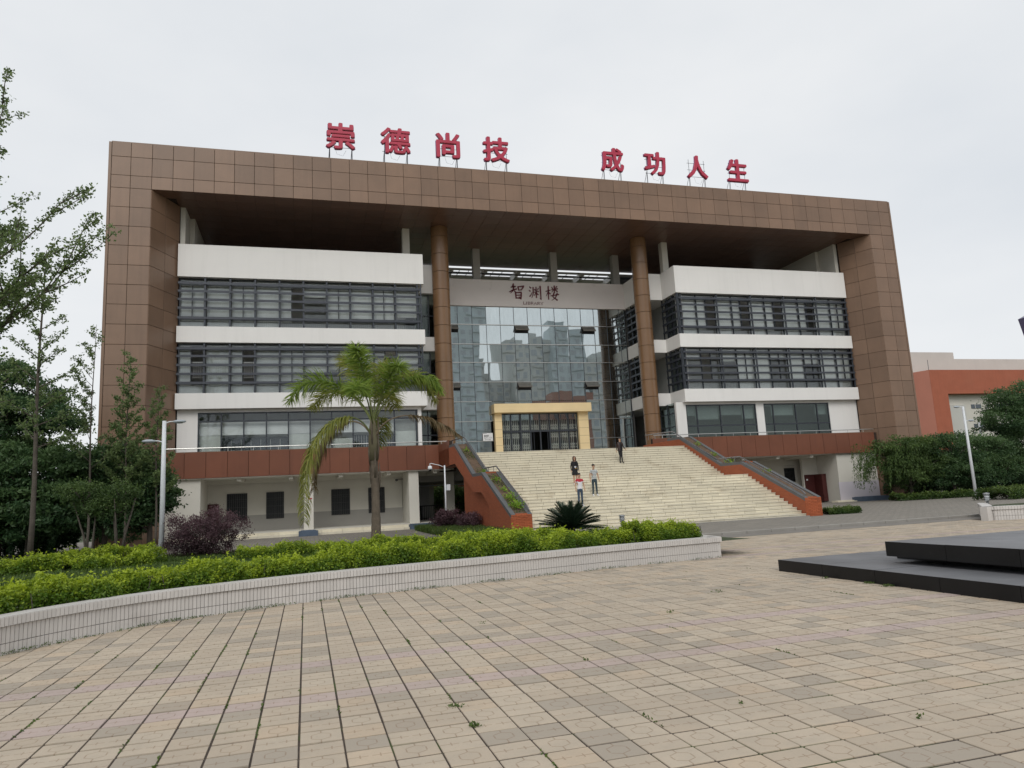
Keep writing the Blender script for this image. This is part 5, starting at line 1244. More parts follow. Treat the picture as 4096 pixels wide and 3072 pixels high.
tower(TX(107.0), TX(135), YT, 43.0, 12, M['tower'], 'mirrored block at the right end of the glass', ((TX(110), TX(130), 44.6),))
# low red building nearer
t = thing('campus_building', 'low red-rendered campus hall mirrored low in the glass', 'building', (55, -50, 0))
MB().box(54, 64, -62, -50, 0, 24.6).build('wall', M['dusty_red'], t)
mb = MB(); [mb.box(54.3+q*.6, 55.2+q*.6, -50.1, -49.9, z, z+1.6) for q in range(0, 15, 3) for z in (4, 8, 12, 16, 20)]; mb.build('windows', M['towerwin'], t)
# ================================================================== VEGETATION
def ellip_leaves(c, r, n, clumps, csz, shell=.65, flat=.6, zmin=None):
    """leaf positions: clumps scattered through the outer part of an ellipsoid"""
    c = np.array(c, float); r = np.array(r, float)
    d = rng.normal(size=(clumps, 3)); d /= np.linalg.norm(d, axis=1)[:, None]
    rad = rng.uniform(shell**3, 1, clumps)**(1/3); wob = 1+.18*np.sin(d[:, 0]*5+d[:, 2]*4+c[0])+.12*np.sin(d[:, 1]*9+c[1])
    cc = c+d*r*(rad*wob)[:, None]
    idx = rng.integers(0, clumps, n); P = cc[idx]+rng.normal(size=(n, 3))*np.array([csz, csz, csz*flat])
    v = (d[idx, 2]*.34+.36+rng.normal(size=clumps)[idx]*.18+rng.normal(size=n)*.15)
    if zmin is not None: k = P[:, 2] > zmin; P, v = P[k], v[k]
    return P, v
def tubes(lst, name, mat, parent):
    mb = MB()
    for pts, rad in lst: mb.tube(pts, rad, 6, True)
    return mb.build(name, mat, parent, True)

def hedge(name, label, spine, width, height, n, leaf=.028, mat='leaf_hedge', zf=bed_h, cat='hedge', gaps=0.):
    t = thing(name, label, cat, (spine[0][0], spine[0][1], 0))
    S = [Vector((x, y, 0)) for x, y in spine]; L_ = [0]
    for a, b in zip(S, S[1:]): L_.append(L_[-1]+(b-a).length)
    s = rng.uniform(0, L_[-1], n); X = np.interp(s, L_, [p.x for p in S]); Y = np.interp(s, L_, [p.y for p in S])
    i = np.clip(np.searchsorted(L_, s)-1, 0, len(S)-2); dx = np.array([(S[k+1]-S[k]).normalized().x for k in range(len(S)-1)])[i]; dy = np.array([(S[k+1]-S[k]).normalized().y for k in range(len(S)-1)])[i]
    # lumpy cross-section
    hh = height*(.88+.10*np.sin(s*2.3+spine[0][0])+.08*np.sin(s*5.1+1)+.07*np.sin(s*11+2)); ww = width*(.88+.14*np.sin(s*3.1)+.08*np.sin(s*7.7))
    if gaps: hh = hh*np.where(np.sin(s*1.1+1.5) > 1-gaps, .45, 1)
    a = rng.uniform(0, PI, n); q = rng.uniform(.72, 1.04, n)
    cl = np.sin(s*19+a*7)*.05+np.sin(s*31+a*13)*.03
    u = np.cos(a)*ww/2*np.minimum(1, q+cl); z = np.abs(np.sin(a))**.55*hh*(q+cl)
    # base: sides reach down to the soil
    P = np.stack([X-dy*u, Y+dx*u, z], 1); P[:, 2] += np.array([zf(x, y) for x, y in zip(P[:, 0], P[:, 1])])-.02
    k = n//14; si = rng.integers(0, n, k); up = P[si]+np.stack([rng.normal(size=k)*.03, rng.normal(size=k)*.03, rng.uniform(.0, .12, k)*(np.sin(a[si]) > .5)], 1); P = np.vstack([P, up])
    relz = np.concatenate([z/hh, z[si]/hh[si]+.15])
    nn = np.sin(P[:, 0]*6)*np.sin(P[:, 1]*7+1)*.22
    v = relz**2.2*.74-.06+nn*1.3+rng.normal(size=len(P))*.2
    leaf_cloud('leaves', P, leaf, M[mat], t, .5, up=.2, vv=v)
    tw = MB()
    for _ in range(min(160, n//250)):
        f = rng.uniform(.08, .92)*L_[-1]; x = float(np.interp(f, L_, [p.x for p in S])); y = float(np.interp(f, L_, [p.y for p in S])); x += random.uniform(-.3, .3)*width; y += random.uniform(-.3, .3)*width; z0 = zf(x, y)-.03
        tw.tube([(x, y, z0), (x+random.uniform(-.08, .08), y+random.uniform(-.08, .08), z0+height*.75)], [.012, .005], 4, False)
    props(tw.build('twigs', M['bark_dark'], t), None, None, None, 'stuff')
    return t
def offs(path, d):
    out_ = []
    for i, (x, y) in enumerate(path):
        a = Vector(path[max(i-1, 0)]); b = Vector(path[min(i+1, len(path)-1)]); t_ = (b-a).normalized(); out_.append((x-t_.y*d, y+t_.x*d))
    return out_
HP = offs(PATH, .98)
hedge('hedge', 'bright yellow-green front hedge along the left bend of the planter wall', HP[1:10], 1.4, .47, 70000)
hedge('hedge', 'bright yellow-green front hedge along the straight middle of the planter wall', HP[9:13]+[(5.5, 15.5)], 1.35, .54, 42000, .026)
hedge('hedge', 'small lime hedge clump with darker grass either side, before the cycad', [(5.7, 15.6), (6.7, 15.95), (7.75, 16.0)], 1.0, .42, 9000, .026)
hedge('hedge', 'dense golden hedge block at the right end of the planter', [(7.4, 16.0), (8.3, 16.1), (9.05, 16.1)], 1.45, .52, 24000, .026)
hedge('hedge', 'second golden hedge row behind the front hedge, below the palm', [(-1.7, 20.4), (.2, 20.9), (2.0, 21.6), (4, 22.2), (6.8, 21.8)], 1.1, .5, 24000, .032)
hedge('hedge', 'golden hedge row behind, between the left trees and purple bush', [(-7.5, 20.5), (-5.6, 20.4), (-3.9, 21.2)], 1.3, .55, 13000, .034)
hedge('hedge', 'rear golden hedge mound left of the purple bush', [(-6.9, 25.0), (-5.8, 25.8), (-5.0, 27)], 1.5, .75, 10000, .038)
hedge('hedge', 'golden hedge strip right behind the middle of the front hedge', [(3.6, 17.8), (5.4, 18.0), (6.9, 18.0)], .9, .46, 11000, .03)
hedge('hedge', 'lime hedge in the low tiled planter at the right edge', [(27.0, 21.2), (29.5, 20.3), (33, 19)], 1.9, .45, 14000, .045, zf=lambda x, y: .34)
hedge('hedge', 'dark green clipped hedge under the right-hand trees', [(39.2, 33.8), (43, 35.0), (50, 37)], 2.4, .75, 16000, .07, 'leaf_grass', zf=lambda x, y: 0)
hedge('shrub', 'small round green shrub at the foot of the far stair wall', [(24.4, 30.2), (25.3, 30.0), (26.0, 29.7)], .9, .34, 5000, .045, 'leaf_grass', zf=lambda x, y: 0, cat='shrub')
hedge('hedge', 'low green hedge at the foot of the right brown leg', [(39.5, 41.8), (42, 41.2), (46, 40.5)], 1.2, .55, 7000, .07, 'leaf_grass', zf=lambda x, y: 0)
# grass ---------------------------------------------------------------
def grass(name, label, n, fn, h, wd=.006, mat='leaf_grass'):
    xy = fn(n); n = len(xy); z = np.array([bed_h(x, y) for x, y in xy])-.01; H = h*rng.uniform(.4, 1.2, n); an = rng.uniform(0, 2*PI, n); ln = rng.uniform(.1, .7, n)*H
    dx, dy = np.cos(an), np.sin(an); V = np.empty((n, 4, 3)); b = np.stack([xy[:, 0], xy[:, 1], z], 1); sd_ = np.stack([-dy, dx, dx*0], 1)*wd
    mid = b+np.stack([dx*ln*.35, dy*ln*.35, H*.6], 1); tip = b+np.stack([dx*ln, dy*ln, H], 1)
    V[:, 0] = b; V[:, 1] = mid+sd_; V[:, 2] = tip; V[:, 3] = mid-sd_
    o = quads(name, V.reshape(-1, 3), M[mat], None, rng.uniform(0, 1, n)); props(o, label, None, None, 'stuff'); return o
def gf1(n):
    p = rng.uniform([-6, 14], [9.0, 21.5], (n, 2)); k = np.array([inside_planter(x, y-.35) and not (7.2 < x and y < 15.6) for x, y in p]); return p[k]
grass('grass', 'short rough grass between the hedge rows', 46000, gf1, .13)
def gf2(n):
    p = rng.uniform([5.9, 28], [9.0, 42.5], (n, 2)); k = (p[:, 0] < 8.35) & (p[:, 0] > 5.6+(p[:, 1]-28)*.03); return p[k]
grass('tall_grass', 'tall tufty grass beside the brick stair wall', 26000, gf2, .34, .014)
def gf3(n):
    p = rng.uniform([-10, 13], [-3, 31], (n, 2)); k = np.array([inside_planter(x, y-.35) for x, y in p]); return p[k]
grass('grass', 'rough grass under the left trees', 36000, gf3, .16, .009)
def gf5(n):
    p = rng.uniform([-6, 21], [8.6, 31.3], (n, 2)); return p
grass('grass', 'grass strip in front of the paved walk', 26000, gf5, .16, .010)
def gf4(n): return rng.uniform([6.2, 22.9], [12.0, 28.6], (n, 2))
grass('grass', 'grass around the cycad', 14000, lambda n: gf4(n), .14, .01)
mb = MB().box(6.0, 12.2, 22.95, 28.8, -.02, .02); props(mb.build('cycad_bed', M['lawn']), 'grass bed under the cycad', None, None, 'structure')

# palm ------------------------------------------------------------------
palm = thing('palm_tree', 'single feathery palm tree with arching fronds in front of the left wing', 'palm tree', (2.70, 29.87, 0))
px_, py_ = 2.70, 29.87
mb = MB(); pts = []; rad = []
for k in range(34):
    z = 4.15*k/33; pts.append((px_+.03*math.sin(z*.9)-.02*z/4, py_, z-.03)); rad.append((.215-.045*min(1, z/1.6)-.02*z/4)*(1+.035*math.sin(k*2.4)))
mb.tube(pts, rad, 12); mb.build('trunk', M['palm_bark'], palm, True)
mb = MB(); mb.tube([(px_-.02, py_, 3.4), (px_-.02, py_, 4.2), (px_-.03, py_, 4.75), (px_-.03, py_, 5.1)], [.19, .20, .15, .08], 12); mb.build('crownshaft', M['palm_shaft'], palm, True)
mb = MB()
for k in range(9):
    a = k*2.4; z0 = 2.2+.25*k; mb.tube([(px_+math.cos(a)*.15, py_+math.sin(a)*.15, z0), (px_+math.cos(a)*.21, py_+math.sin(a)*.21, z0+.5), (px_+math.cos(a)*.20, py_+math.sin(a)*.20, z0+1.1)], [.05, .045, .015], 5)
mb.build('old_leaf_base', M['palm_bark'], palm, True)
def bez(P, n):
    P = [Vector(p) for p in P]; out_ = []
    for i in range(n+1):
        t = i/n; Q = P[:]
        while len(Q) > 1: Q = [a.lerp(b, t) for a, b in zip(Q, Q[1:])]
        out_.append(Q[0])
    return out_
def frond(ctrl, length=.75, mat='leaf_palm', droop=.6, start=.28, n=105, parent=palm, plum=.45, width=.020, stiff=0):
    n = int(n*1.5); length *= 1.02; ctrl = [(c[0]*.92, c[1], c[2] if c[2] < 4.85 else 4.85+(c[2]-4.85)*.85) for c in ctrl]
    if droop < .7: droop *= .62; plum = .62
    Pn = bez([Vector(c)+Vector((px_, py_, 0)) if parent is palm else Vector(c) for c in ctrl], 44)
    N_ = len(Pn)-1
    r = MB(); r.tube(Pn, [.038*(1-.85*i/N_) for i in range(N_+1)], 5); f = r.build('frond', M['petiole'] if mat != 'leaf_palm_dry' else M['dry_stalk'], parent, True)
    V, vals = [], []
    for k in range(n):
        t = start+(1-start)*k/(n-1); fi = t*N_; i = min(int(fi), N_-1); p = Pn[i].lerp(Pn[i+1], fi-i); d = (Pn[i+1]-Pn[i]).normalized()
        side0 = d.cross(Vector((0, 0, 1)));
        if side0.length < .1: side0 = Vector((1, 0, 0))
        side0.normalize(); upv = side0.cross(d)
        ln = length*(math.sin(PI*(.12+.80*(t-start)/(1-start)))**.7)
        for s in (-1, 1):
            ang = rng.normal(0, plum); dirv = (side0*s*math.cos(ang)+upv*math.sin(ang+.15)+d*(.55+rng.normal(0, .12))).normalized()
            L_ = ln*rng.uniform(.8, 1.1); a = p; q0 = dirv; prev = a; wv = q0.cross(Vector((rng.normal(), rng.normal(), rng.normal()))).normalized()*width
            segs = 3; pl = [a]
            for m_ in range(segs):
                q0 = (q0+Vector((0, 0, -1))*droop*(m_+.6)/segs*(1.0)).normalized(); a = a+q0*(L_/segs); pl.append(a)
            ws = [.6, 1, .7, .08]; c_ = rng.uniform(0, 1)
            for m_ in range(segs):
                V += [pl[m_]-wv*ws[m_], pl[m_+1]-wv*ws[m_+1], pl[m_+1]+wv*ws[m_+1], pl[m_]+wv*ws[m_]]; vals.append(c_*.7+.25*m_/segs+.1)
    off = wl(f); Va = np.array([tuple(v-off) for v in V]); quads('leaflets', Va, M[mat], f, np.array(vals))
C0 = (-.03, 0, 4.85)
frond([C0, (-.5, .1, 6.2), (-1.6, .3, 7.5), (-3.2, .2, 7.4), (-3.6, 0, 6.0)], .95, 'leaf_palm_green', .55)
frond([C0, (-.1, -.15, 6.4), (-.5, -.5, 7.6), (-.75, -.9, 8.1), (-.8, -1.3, 8.3)], .80, 'leaf_palm_green', .50, start=.22, n=120)
frond([C0, (.0, .3, 6.4), (-.4, .8, 7.7), (-.9, 1.6, 8.6), (-1.0, 2.2, 8.5)], .9, 'leaf_palm', .6, n=110)
frond([C0, (.2, -.3, 6.2), (.7, -.6, 7.2), (.9, -1.1, 7.5), (1.0, -1.4, 7.4)], .85, 'leaf_palm_green', .55, n=100)
frond([C0, (.4, .3, 6.6), (1.2, .5, 7.9), (2.3, .6, 8.0), (2.9, .4, 6.0)], .90, 'leaf_palm', .75, n=120)
frond([C0, (.5, 0, 6.3), (1.6, -.3, 7.6), (2.6, -.5, 7.5), (3.0, -.6, 6.3)], .80, 'leaf_palm_green', .8, n=110)
frond([C0, (-.3, .6, 6.2), (-1.0, 1.4, 7.1), (-2.0, 2.2, 7.2), (-2.6, 2.6, 6.1)], .9, 'leaf_palm', .6, n=100)
frond([C0, (.3, 1.0, 6.2), (.6, 2.0, 7.0), (1.1, 3.0, 7.0), (1.4, 3.4, 6.2)], .9, 'leaf_palm', .6, n=90)
frond([C0, (.1, .1, 6.2), (.2, .3, 7.3), (.4, .5, 7.9), (.7, .8, 7.9)], .8, 'leaf_palm', .5, n=90)
frond([C0, (-.3, -1.2, 5.9), (-.6, -2.1, 6.5), (-.9, -2.8, 6.4), (-1.1, -3.2, 5.9)], .75, 'leaf_palm_green', .6, n=80, start=.35)
frond([(-.1, -.1, 4.4), (-.7, -.2, 5.9), (-2.0, -.5, 5.3), (-3.1, -.9, 4.6), (-3.0, -1.0, 1.1)], 1.0, 'leaf_palm', 1.5, start=.26, n=130, plum=.25)
frond([(-.1, .1, 4.4), (-.6, .4, 5.6), (-1.5, .7, 5.2), (-2.4, .9, 4.8), (-2.6, 1.0, 2.3)], .85, 'leaf_palm_dry', 1.5, start=.34, n=80, plum=.2)
frond([(.1, -.1, 4.4), (.4, -.2, 5.3), (1.6, -.5, 5.6), (2.8, -.8, 5.0), (3.7, -1.0, 4.2)], .75, 'leaf_palm_dry', 1.0, start=.45, n=60, plum=.2)
frond([(.05, .1, 4.4), (.4, .5, 5.6), (.6, 1.4, 5.6), (.6, 2.3, 5.1), (.5, 2.6, 4.2)], .8, 'leaf_palm', 1.0, start=.35, n=60)
# cycad -------------------------------------------------------------------
cyc = thing('cycad', 'dark green cycad with stiff radiating fronds at the foot of the stairs', 'cycad', (9.45, 25.6, 0))
MB().lathe([(.16, 0), (.2, .2), (.15, .38)], (9.45, 25.6, 0), 10).build('trunk', M['bark_dark'], cyc, True)
def cfrond(az, el, L_):
    d = Vector((math.cos(az)*math.cos(el), math.sin(az)*math.cos(el), math.sin(el))); c = Vector((9.45, 25.6, .35))
    droop = .20 if el > .5 else .10
    Pn = [c+d*L_*t+Vector((0, 0, -droop*L_*t*t)) for t in np.linspace(0, 1, 9)]
    f = MB().tube(Pn, [.014*(1-.7*k/8) for k in range(9)], 4).build('frond', M['petiole_dark'], cyc)
    V, vals = [], []
    for k in range(46):
        t = .15+.85*k/45; fi = t*8; i = min(int(fi), 7); p = Pn[i].lerp(Pn[i+1], fi-i); dd = (Pn[i+1]-Pn[i]).normalized(); s0 = dd.cross(Vector((0, 0, 1)))
        if s0.length < .1: s0 = Vector((1, 0, 0))
        s0.normalize(); up_ = s0.cross(dd); ln = .20*math.sin(PI*(.15+.78*t))**.6
        for s in (-1, 1):
            dv = (s0*s+up_*.45+dd*.75).normalized(); e = p+dv*ln; wv = dd*.011
            V += [p-wv, e-wv*.2, e+wv*.2, p+wv]; vals.append(rng.uniform(0, 1)*.7+.3*(k/45))
    off = wl(f); quads('leaflets', np.array([tuple(v-off) for v in V]), M['leaf_cycad'], f, np.array(vals))
for k in range(110):
    cfrond(k*2.39996+random.uniform(-.1, .1), [.10, .34, .62, .88, 1.15][k % 5]+random.uniform(-.08, .08), random.uniform(1.1, 1.42))
# purple bushes --------------------------------------------------------------
def bush(name, label, c, r, n, leaf, mat, clumps, csz, stems=14, cat='bush', base=0.):
    t = thing(name, label, cat, (c[0], c[1], base)); lst = []
    for k in range(stems):
        a = k*2.4; rr = random.uniform(.3, .85)
        lst.append(([(c[0]+random.uniform(-.1, .1)*r[0], c[1]+random.uniform(-.1, .1)*r[1], base-.03), (c[0]+math.cos(a)*rr*r[0]*.5, c[1]+math.sin(a)*rr*r[1]*.5, base+(c[2]-base)*.7), (c[0]+math.cos(a)*rr*r[0], c[1]+math.sin(a)*rr*r[1], c[2]+r[2]*.5)], [.022, .014, .006]))
    tubes(lst, 'stems', M['bark_dark'], t)
    P, v = ellip_leaves(c, r, n, clumps, csz, .45, .9, base+.08); leaf_cloud('foliage', P, leaf, M[mat], t, .5, vv=v); return t
bush('purple_bush', 'large rounded dark purple bush beside the left street lamp', (-3.6, 29.2, .86), (1.42, 1.2, .80), 19000, .032, 'leaf_purple', 420, .085, 40)
bush('purple_bush', 'small purple shrub at the foot of the camera pole', (7.25, 38.4, .66), (.75, .6, .45), 7000, .04, 'leaf_purple', 120, .09, 8, base=.05)
bush('purple_bush', 'small purple shrub against the brick stair wall', (8.0, 36.6, .52), (.45, 1.3, .40), 6000, .04, 'leaf_purple', 120, .08, 8, base=.05)
# evergreen masses ---------------------------------------------------------------
def tree(name, label, x, y, h, crown, n, leaf, mat, cat='tree', trunk=.14, clumps=200, csz=.32, group=None, lean=(0, 0), shell=.5, flat=.45, bark='bark_dark', stems=1):
    """crown: list of ((dx,dy,z),(rx,ry,rz))"""
    t = thing(name, label, cat, (x, y, 0), group); lst = []
    for s in range(stems):
        a = s*2.3; ox, oy = (0, 0) if stems == 1 else (math.cos(a)*.18, math.sin(a)*.18)
        top = (x+lean[0]+ox*3, y+lean[1]+oy*3, h*.8); lst.append(([(x+ox*.4, y+oy*.4, -.05), (x+ox*1.2+lean[0]*.3, y+oy*1.2+lean[1]*.3, h*.35), top], [trunk, trunk*.75, trunk*.2]))
    tubes(lst, 'trunk', M[bark], t)
    br = []; Ps, vs_ = [], []; tot = sum(r[0]*r[1]*r[2] for _, r in crown)**1
    for (dx, dy, z), r in crown:
        c = (x+dx, y+dy, z)
        for k in range(6):
            a = k*1.05+dx; e = (c[0]+math.cos(a)*r[0]*.7, c[1]+math.sin(a)*r[1]*.7, c[2]+random.uniform(-.2, .5)*r[2]); s0 = (x+lean[0]*z/h*.8, y+lean[1]*z/h*.8, max(.3, c[2]-r[2]*.9))
            br.append(([s0, ((s0[0]+e[0])/2, (s0[1]+e[1])/2, (s0[2]+e[2])/2+.1), e], [trunk*.4, trunk*.25, trunk*.08]))
        w_ = r[0]*r[1]*r[2]/tot; P, v = ellip_leaves(c, r, int(n*w_), max(20, int(clumps*w_)), csz, shell, flat, .05); Ps.append(P); vs_.append(v)
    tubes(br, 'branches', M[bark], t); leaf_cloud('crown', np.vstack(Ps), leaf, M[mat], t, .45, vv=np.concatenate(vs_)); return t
GL = 'evergreen trees crowding the left leg'
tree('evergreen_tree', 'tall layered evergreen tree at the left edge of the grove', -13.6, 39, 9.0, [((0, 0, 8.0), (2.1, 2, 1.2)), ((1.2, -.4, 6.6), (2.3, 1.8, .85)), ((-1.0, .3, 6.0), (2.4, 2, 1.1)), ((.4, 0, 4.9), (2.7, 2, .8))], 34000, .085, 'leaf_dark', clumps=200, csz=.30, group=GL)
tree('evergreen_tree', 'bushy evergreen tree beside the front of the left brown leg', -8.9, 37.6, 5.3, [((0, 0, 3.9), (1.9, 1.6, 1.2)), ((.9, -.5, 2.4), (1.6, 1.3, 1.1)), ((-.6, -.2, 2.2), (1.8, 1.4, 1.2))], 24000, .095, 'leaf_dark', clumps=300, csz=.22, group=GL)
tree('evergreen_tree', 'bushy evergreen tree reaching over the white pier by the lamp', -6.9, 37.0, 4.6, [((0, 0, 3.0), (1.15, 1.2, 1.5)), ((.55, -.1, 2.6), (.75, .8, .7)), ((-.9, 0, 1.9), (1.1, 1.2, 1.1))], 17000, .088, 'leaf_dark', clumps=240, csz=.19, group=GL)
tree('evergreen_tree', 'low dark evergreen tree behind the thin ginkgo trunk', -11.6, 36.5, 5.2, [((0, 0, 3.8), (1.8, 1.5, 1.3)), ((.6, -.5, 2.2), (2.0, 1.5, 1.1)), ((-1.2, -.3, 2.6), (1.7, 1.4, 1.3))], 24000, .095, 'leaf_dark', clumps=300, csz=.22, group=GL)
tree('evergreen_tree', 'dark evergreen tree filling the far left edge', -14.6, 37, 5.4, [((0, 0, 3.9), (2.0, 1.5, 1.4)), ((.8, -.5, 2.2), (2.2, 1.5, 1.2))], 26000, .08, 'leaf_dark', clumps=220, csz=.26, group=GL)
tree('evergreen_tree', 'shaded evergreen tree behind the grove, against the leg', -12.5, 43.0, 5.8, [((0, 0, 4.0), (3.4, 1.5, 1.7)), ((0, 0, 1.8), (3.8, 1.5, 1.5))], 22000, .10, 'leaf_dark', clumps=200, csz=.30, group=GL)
hedge('undergrowth', 'dark undergrowth closing the space under the left grove', [(-24, 42.5), (-17, 42), (-11.5, 41.5)], 3.0, 2.0, 26000, .11, 'leaf_dark', zf=lambda x, y: 0, cat='shrubs')
tree('shrub_tree', 'small many-stemmed tree with a thin reddish top, right of the pair', -6.55, 29.6, 2.9, [((.1, 0, 2.55), (.62, .6, .42)), ((-.2, .1, 2.0), (.7, .6, .4))], 3000, .05, 'leaf_olive', trunk=.055, clumps=70, csz=.16, bark='bark', stems=4, cat='small tree')
tree('shrub_tree', 'small leaning tree with sparse leaves, left of the pair', -7.55, 29.9, 2.9, [((-.3, 0, 2.6), (.75, .6, .42)), ((.2, .1, 2.1), (.7, .6, .35))], 3600, .05, 'leaf_olive', trunk=.05, clumps=80, csz=.16, bark='bark', stems=2, cat='small tree', lean=(-.35, 0))
# right side -------------------------------------------------------------------
wt = tree('weeping_tree', 'drooping willow-like tree hanging in front of the right brown leg', 41.6, 42.2, 5.0, [((0, 0, 3.7), (2.2, 1.6, 1.1)), ((-1.2, 0, 3.0), (1.9, 1.4, 1.1)), ((1.2, .2, 2.6), (2.0, 1.4, 1.5)), ((-.2, 0, 1.9), (2.0, 1.4, 1.2))], 26000, .075, 'leaf_olive', clumps=260, csz=.22)
P = []; 
for k in range(150):
    a = random.uniform(0, 2*PI); x = 41.2+math.cos(a)*random.uniform(1.6, 3.2)-.9; y = 42.2+math.sin(a)*1.5; z = random.uniform(2.6, 4.2); Ld = random.uniform(.8, 2.3)
    if x > 42 and random.random() < .4: continue
    m_ = int(Ld*26); q = rng.uniform(0, 1, m_); P.append(np.stack([x-.25*q+rng.normal(size=m_)*.05, y+rng.normal(size=m_)*.05, z-q*Ld], 1))
leaf_cloud('hanging_sprays', np.vstack(P), .075, M['leaf_olive'], wt, .3, bend=np.array([0, 0, -1.4]))
GR = 'trees right of the library'
tree('evergreen_tree', 'round dark evergreen tree just left of the tall right lamp', 45.8, 42.5, 4.7, [((0, 0, 3.4), (2.5, 1.8, 1.2)), ((-.6, 0, 2.0), (2.3, 1.6, 1.2)), ((1.3, 0, 1.8), (2.1, 1.6, 1.2))], 28000, .085, 'leaf_dark', clumps=260, csz=.26, group=GR)
tree('evergreen_tree', 'dark evergreen tree just right of the tall right lamp', 50.2, 43.5, 4.8, [((0, 0, 3.3), (2.6, 1.8, 1.3)), ((0, 0, 1.9), (2.9, 1.8, 1.2))], 24000, .09, 'leaf_dark', clumps=240, csz=.26, group=GR)
tree('evergreen_tree', 'taller green tree with layered boughs at the right edge', 56.0, 44.5, 9.0, [((0, 0, 7.4), (2.6, 2, 1.3)), ((-1.2, 0, 5.6), (2.8, 2, 1.2)), ((.2, 0, 3.9), (3.4, 2, 1.4)), ((-.5, 0, 2.2), (3.2, 2, 1.1))], 40000, .09, 'leaf_dark', clumps=260, csz=.32, group=GR)
tree('evergreen_tree', 'dark tree beyond the right edge of the picture', 62.0, 47, 7.5, [((0, 0, 5.2), (3.4, 2, 2.0)), ((0, 0, 2.8), (3.8, 2, 1.6))], 20000, .11, 'leaf_dark', clumps=160, csz=.36, group=GR)
hedge('undergrowth', 'dark shrubs under the right-hand trees', [(43, 45), (50, 46.5), (62, 49)], 2.5, 2.2, 20000, .11, 'leaf_dark', zf=lambda x, y: 0, cat='shrubs')
# bank seen through the passage
hedge('bank_shrubs', 'green shrubs on the bank behind the passage', [(6, 66), (16, 66)], 3, 3.2, 14000, .11, 'leaf_grass', zf=lambda x, y: .2, cat='shrubs')
props(MB().box(0, 30, 68, 70, -.1, 4.4).build('bank', M['red_soil']), 'reddish earth bank behind the library', None, None, 'structure')
# ginkgoes -------------------------------------------------------------------------
def ginkgo(name, label, x, y, h, trunk, branches, leaf, per_m, group=None, lean=(0, 0), spread=.06, mat='leaf_ginkgo'):
    """branches: (z on trunk, azimuth deg, elevation deg, length)"""
    t = thing(name, label, 'ginkgo tree', (x, y, 0), group)
    lx, ly = lean; tp = [(x+lx*k/8+.04*math.sin(k), y+ly*k/8, h*k/8-.03) for k in range(9)]
    tubes([(tp, [trunk*(1-.88*k/8) for k in range(9)])], 'trunk', M['bark'], t)
    br = []; P = []
    def limb(p, d, L_, r, lev):
        jit = .6 if leaf > .045 else .42
        n = max(3, int(L_/.35)); pts = [p.copy()]; dd = d.copy()
        for k in range(n):
            dd = (dd+Vector((random.gauss(0, .06), random.gauss(0, .06), random.gauss(0, .05)+.02))).normalized(); pts.append(pts[-1]+dd*(L_/n))
        br.append((pts, [r*(1-.8*k/n) for k in range(n+1)]))
        m_ = int(L_*per_m)
        for _ in range(m_):        # leaf tufts on short spurs
            f = random.uniform(.12 if lev else .25, 1)*n; i = min(int(f), n-1); q = pts[i].lerp(pts[i+1], f-i)+Vector((random.gauss(0, spread), random.gauss(0, spread), random.gauss(0, spread)))
            for _ in range(5): P.append((q.x+random.gauss(0, .05), q.y+random.gauss(0, .05), q.z+random.gauss(0, .04)))
        if lev < 2:
            for k in range(int(L_*(1.7 if lev == 0 else 1.2))):
                f = random.uniform(.2, .95)*n; i = min(int(f), n-1); q = pts[i].lerp(pts[i+1], f-i); nd_ = (dd+Vector((random.gauss(0, jit), random.gauss(0, jit), random.gauss(0, jit*.75)))).normalized()
                limb(q, nd_, L_*random.uniform(.22, .42)*(1-.4*f/n)+.15, r*.45, lev+1)
    for bdef in branches:
        z = bdef[0]; k = z/h*8; i = min(int(k), 7); p = Vector(tp[i]).lerp(Vector(tp[i+1]), k-i)
        if len(bdef) == 2:
            v_ = Vector(bdef[1])-p; L_ = v_.length*.93; az = math.degrees(math.atan2(v_.y, v_.x)); el = math.degrees(math.asin(v_.normalized().z))-4
        else: az, el, L_ = bdef[1:]
        az, el = math.radians(az), math.radians(el)
        limb(p, Vector((math.cos(az)*math.cos(el), math.sin(az)*math.cos(el), math.sin(el))), L_, trunk*.32*(1-.4*z/h), 0)
    tubes(br, 'branches', M['bark'], t)
    leaf_cloud('crown', np.array(P), leaf, M[mat], t, .62); return t
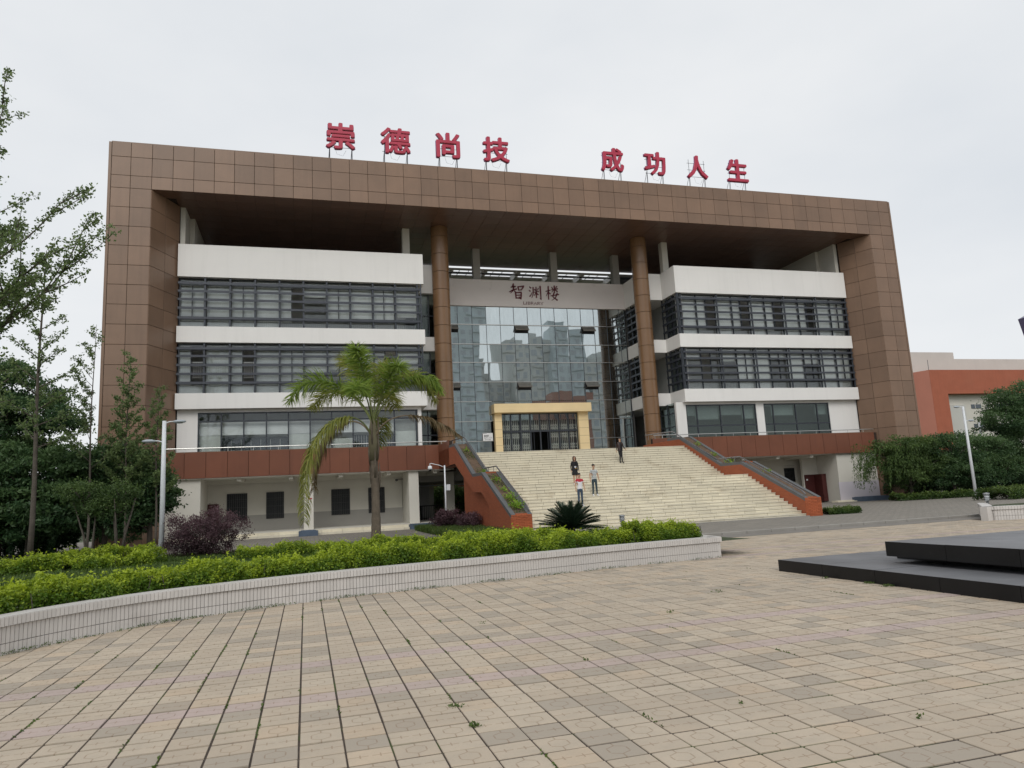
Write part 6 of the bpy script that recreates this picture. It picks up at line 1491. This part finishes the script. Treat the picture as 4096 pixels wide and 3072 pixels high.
# near tree whose trunk stands just outside the left edge
NT = [(5.2, (-6.45, 20, 11.2)), (4.6, (-6.2, 20.2, 9.8)), (4.2, (-6.2, 20, 8.7)), (4.0, (-4.9, 20.2, 9.0)), (3.6, (-5.7, 19.8, 7.2)), (3.2, (-6.2, 20, 6.2)), (5.0, (-6.9, 20.6, 8.2)), (4.2, (-6.6, 19.4, 7.6)), (6.6, (-7.0, 19.6, 12.4)), (5.6, (-7.0, 20.6, 10.2)),
      (3.0, (-6.8, 19.5, 5.4)), (10.5, (-7.25, 20, 15.0)), (9.2, (-7.35, 20, 13.0)), (12.5, (-7.45, 20, 16.4)), (4.6, (-7.2, 19.0, 6.6)), (5.6, (-11.5, 20, 9)), (8, (-11.5, 19, 12)), (10, (-9.5, 22, 14)), (12, (-10.6, 18, 15)), (7, (-9, 16.5, 11)), (14, (-9, 19.6, 18.6))]
ginkgo('ginkgo_tree', 'near ginkgo whose long ascending limbs enter from the left edge', -9.3, 19.6, 17, .17, NT, .041, 20)
rb_ = []
for k in range(27):
    z = 4.6+k*.31; rb_.append((z, k*137.5, 22+k*1.1, max(.45, 2.1-.06*k)))
ginkgo('ginkgo_tree', 'slim ginkgo with a straight visible trunk near the left edge', -10.55, 33.4, 13.0, .115, rb_, .052, 15, lean=(.0, 0))
def slim(x, y, h, lab, z0=2.4):
    bs = []; k = 0; z = z0
    while z < h-.3: bs.append((z, k*137.5, 44, (h-z)*.19+.30)); z += .17; k += 1
    ginkgo('ginkgo_tree', lab, x, y, h, .06, bs, .052, 22, 'slim young ginkgoes before the left leg', spread=.05)
slim(-7.75, 36.0, 9.2, 'taller of two slim young ginkgoes in front of the left brown leg'); slim(-6.5, 36.0, 7.7, 'shorter slim young ginkgo close to the lamp post')
bs = [(z, 170+random.uniform(-50, 40) if k % 3 else k*137.5, 42, (10.6-z)*.24+.35) for k, z in enumerate(np.arange(3.8, 9.8, .3))]
ginkgo('ginkgo_tree', 'sparse slim ginkgo at the outer edge of the left leg', -8.95, 35, 10.2, .06, bs, .05, 15, 'slim young ginkgoes before the left leg', spread=.05)
# slim sprays near the sculpture
mb = sblade; mb.build('blade', M['purple_steel'], sc, fix=True)
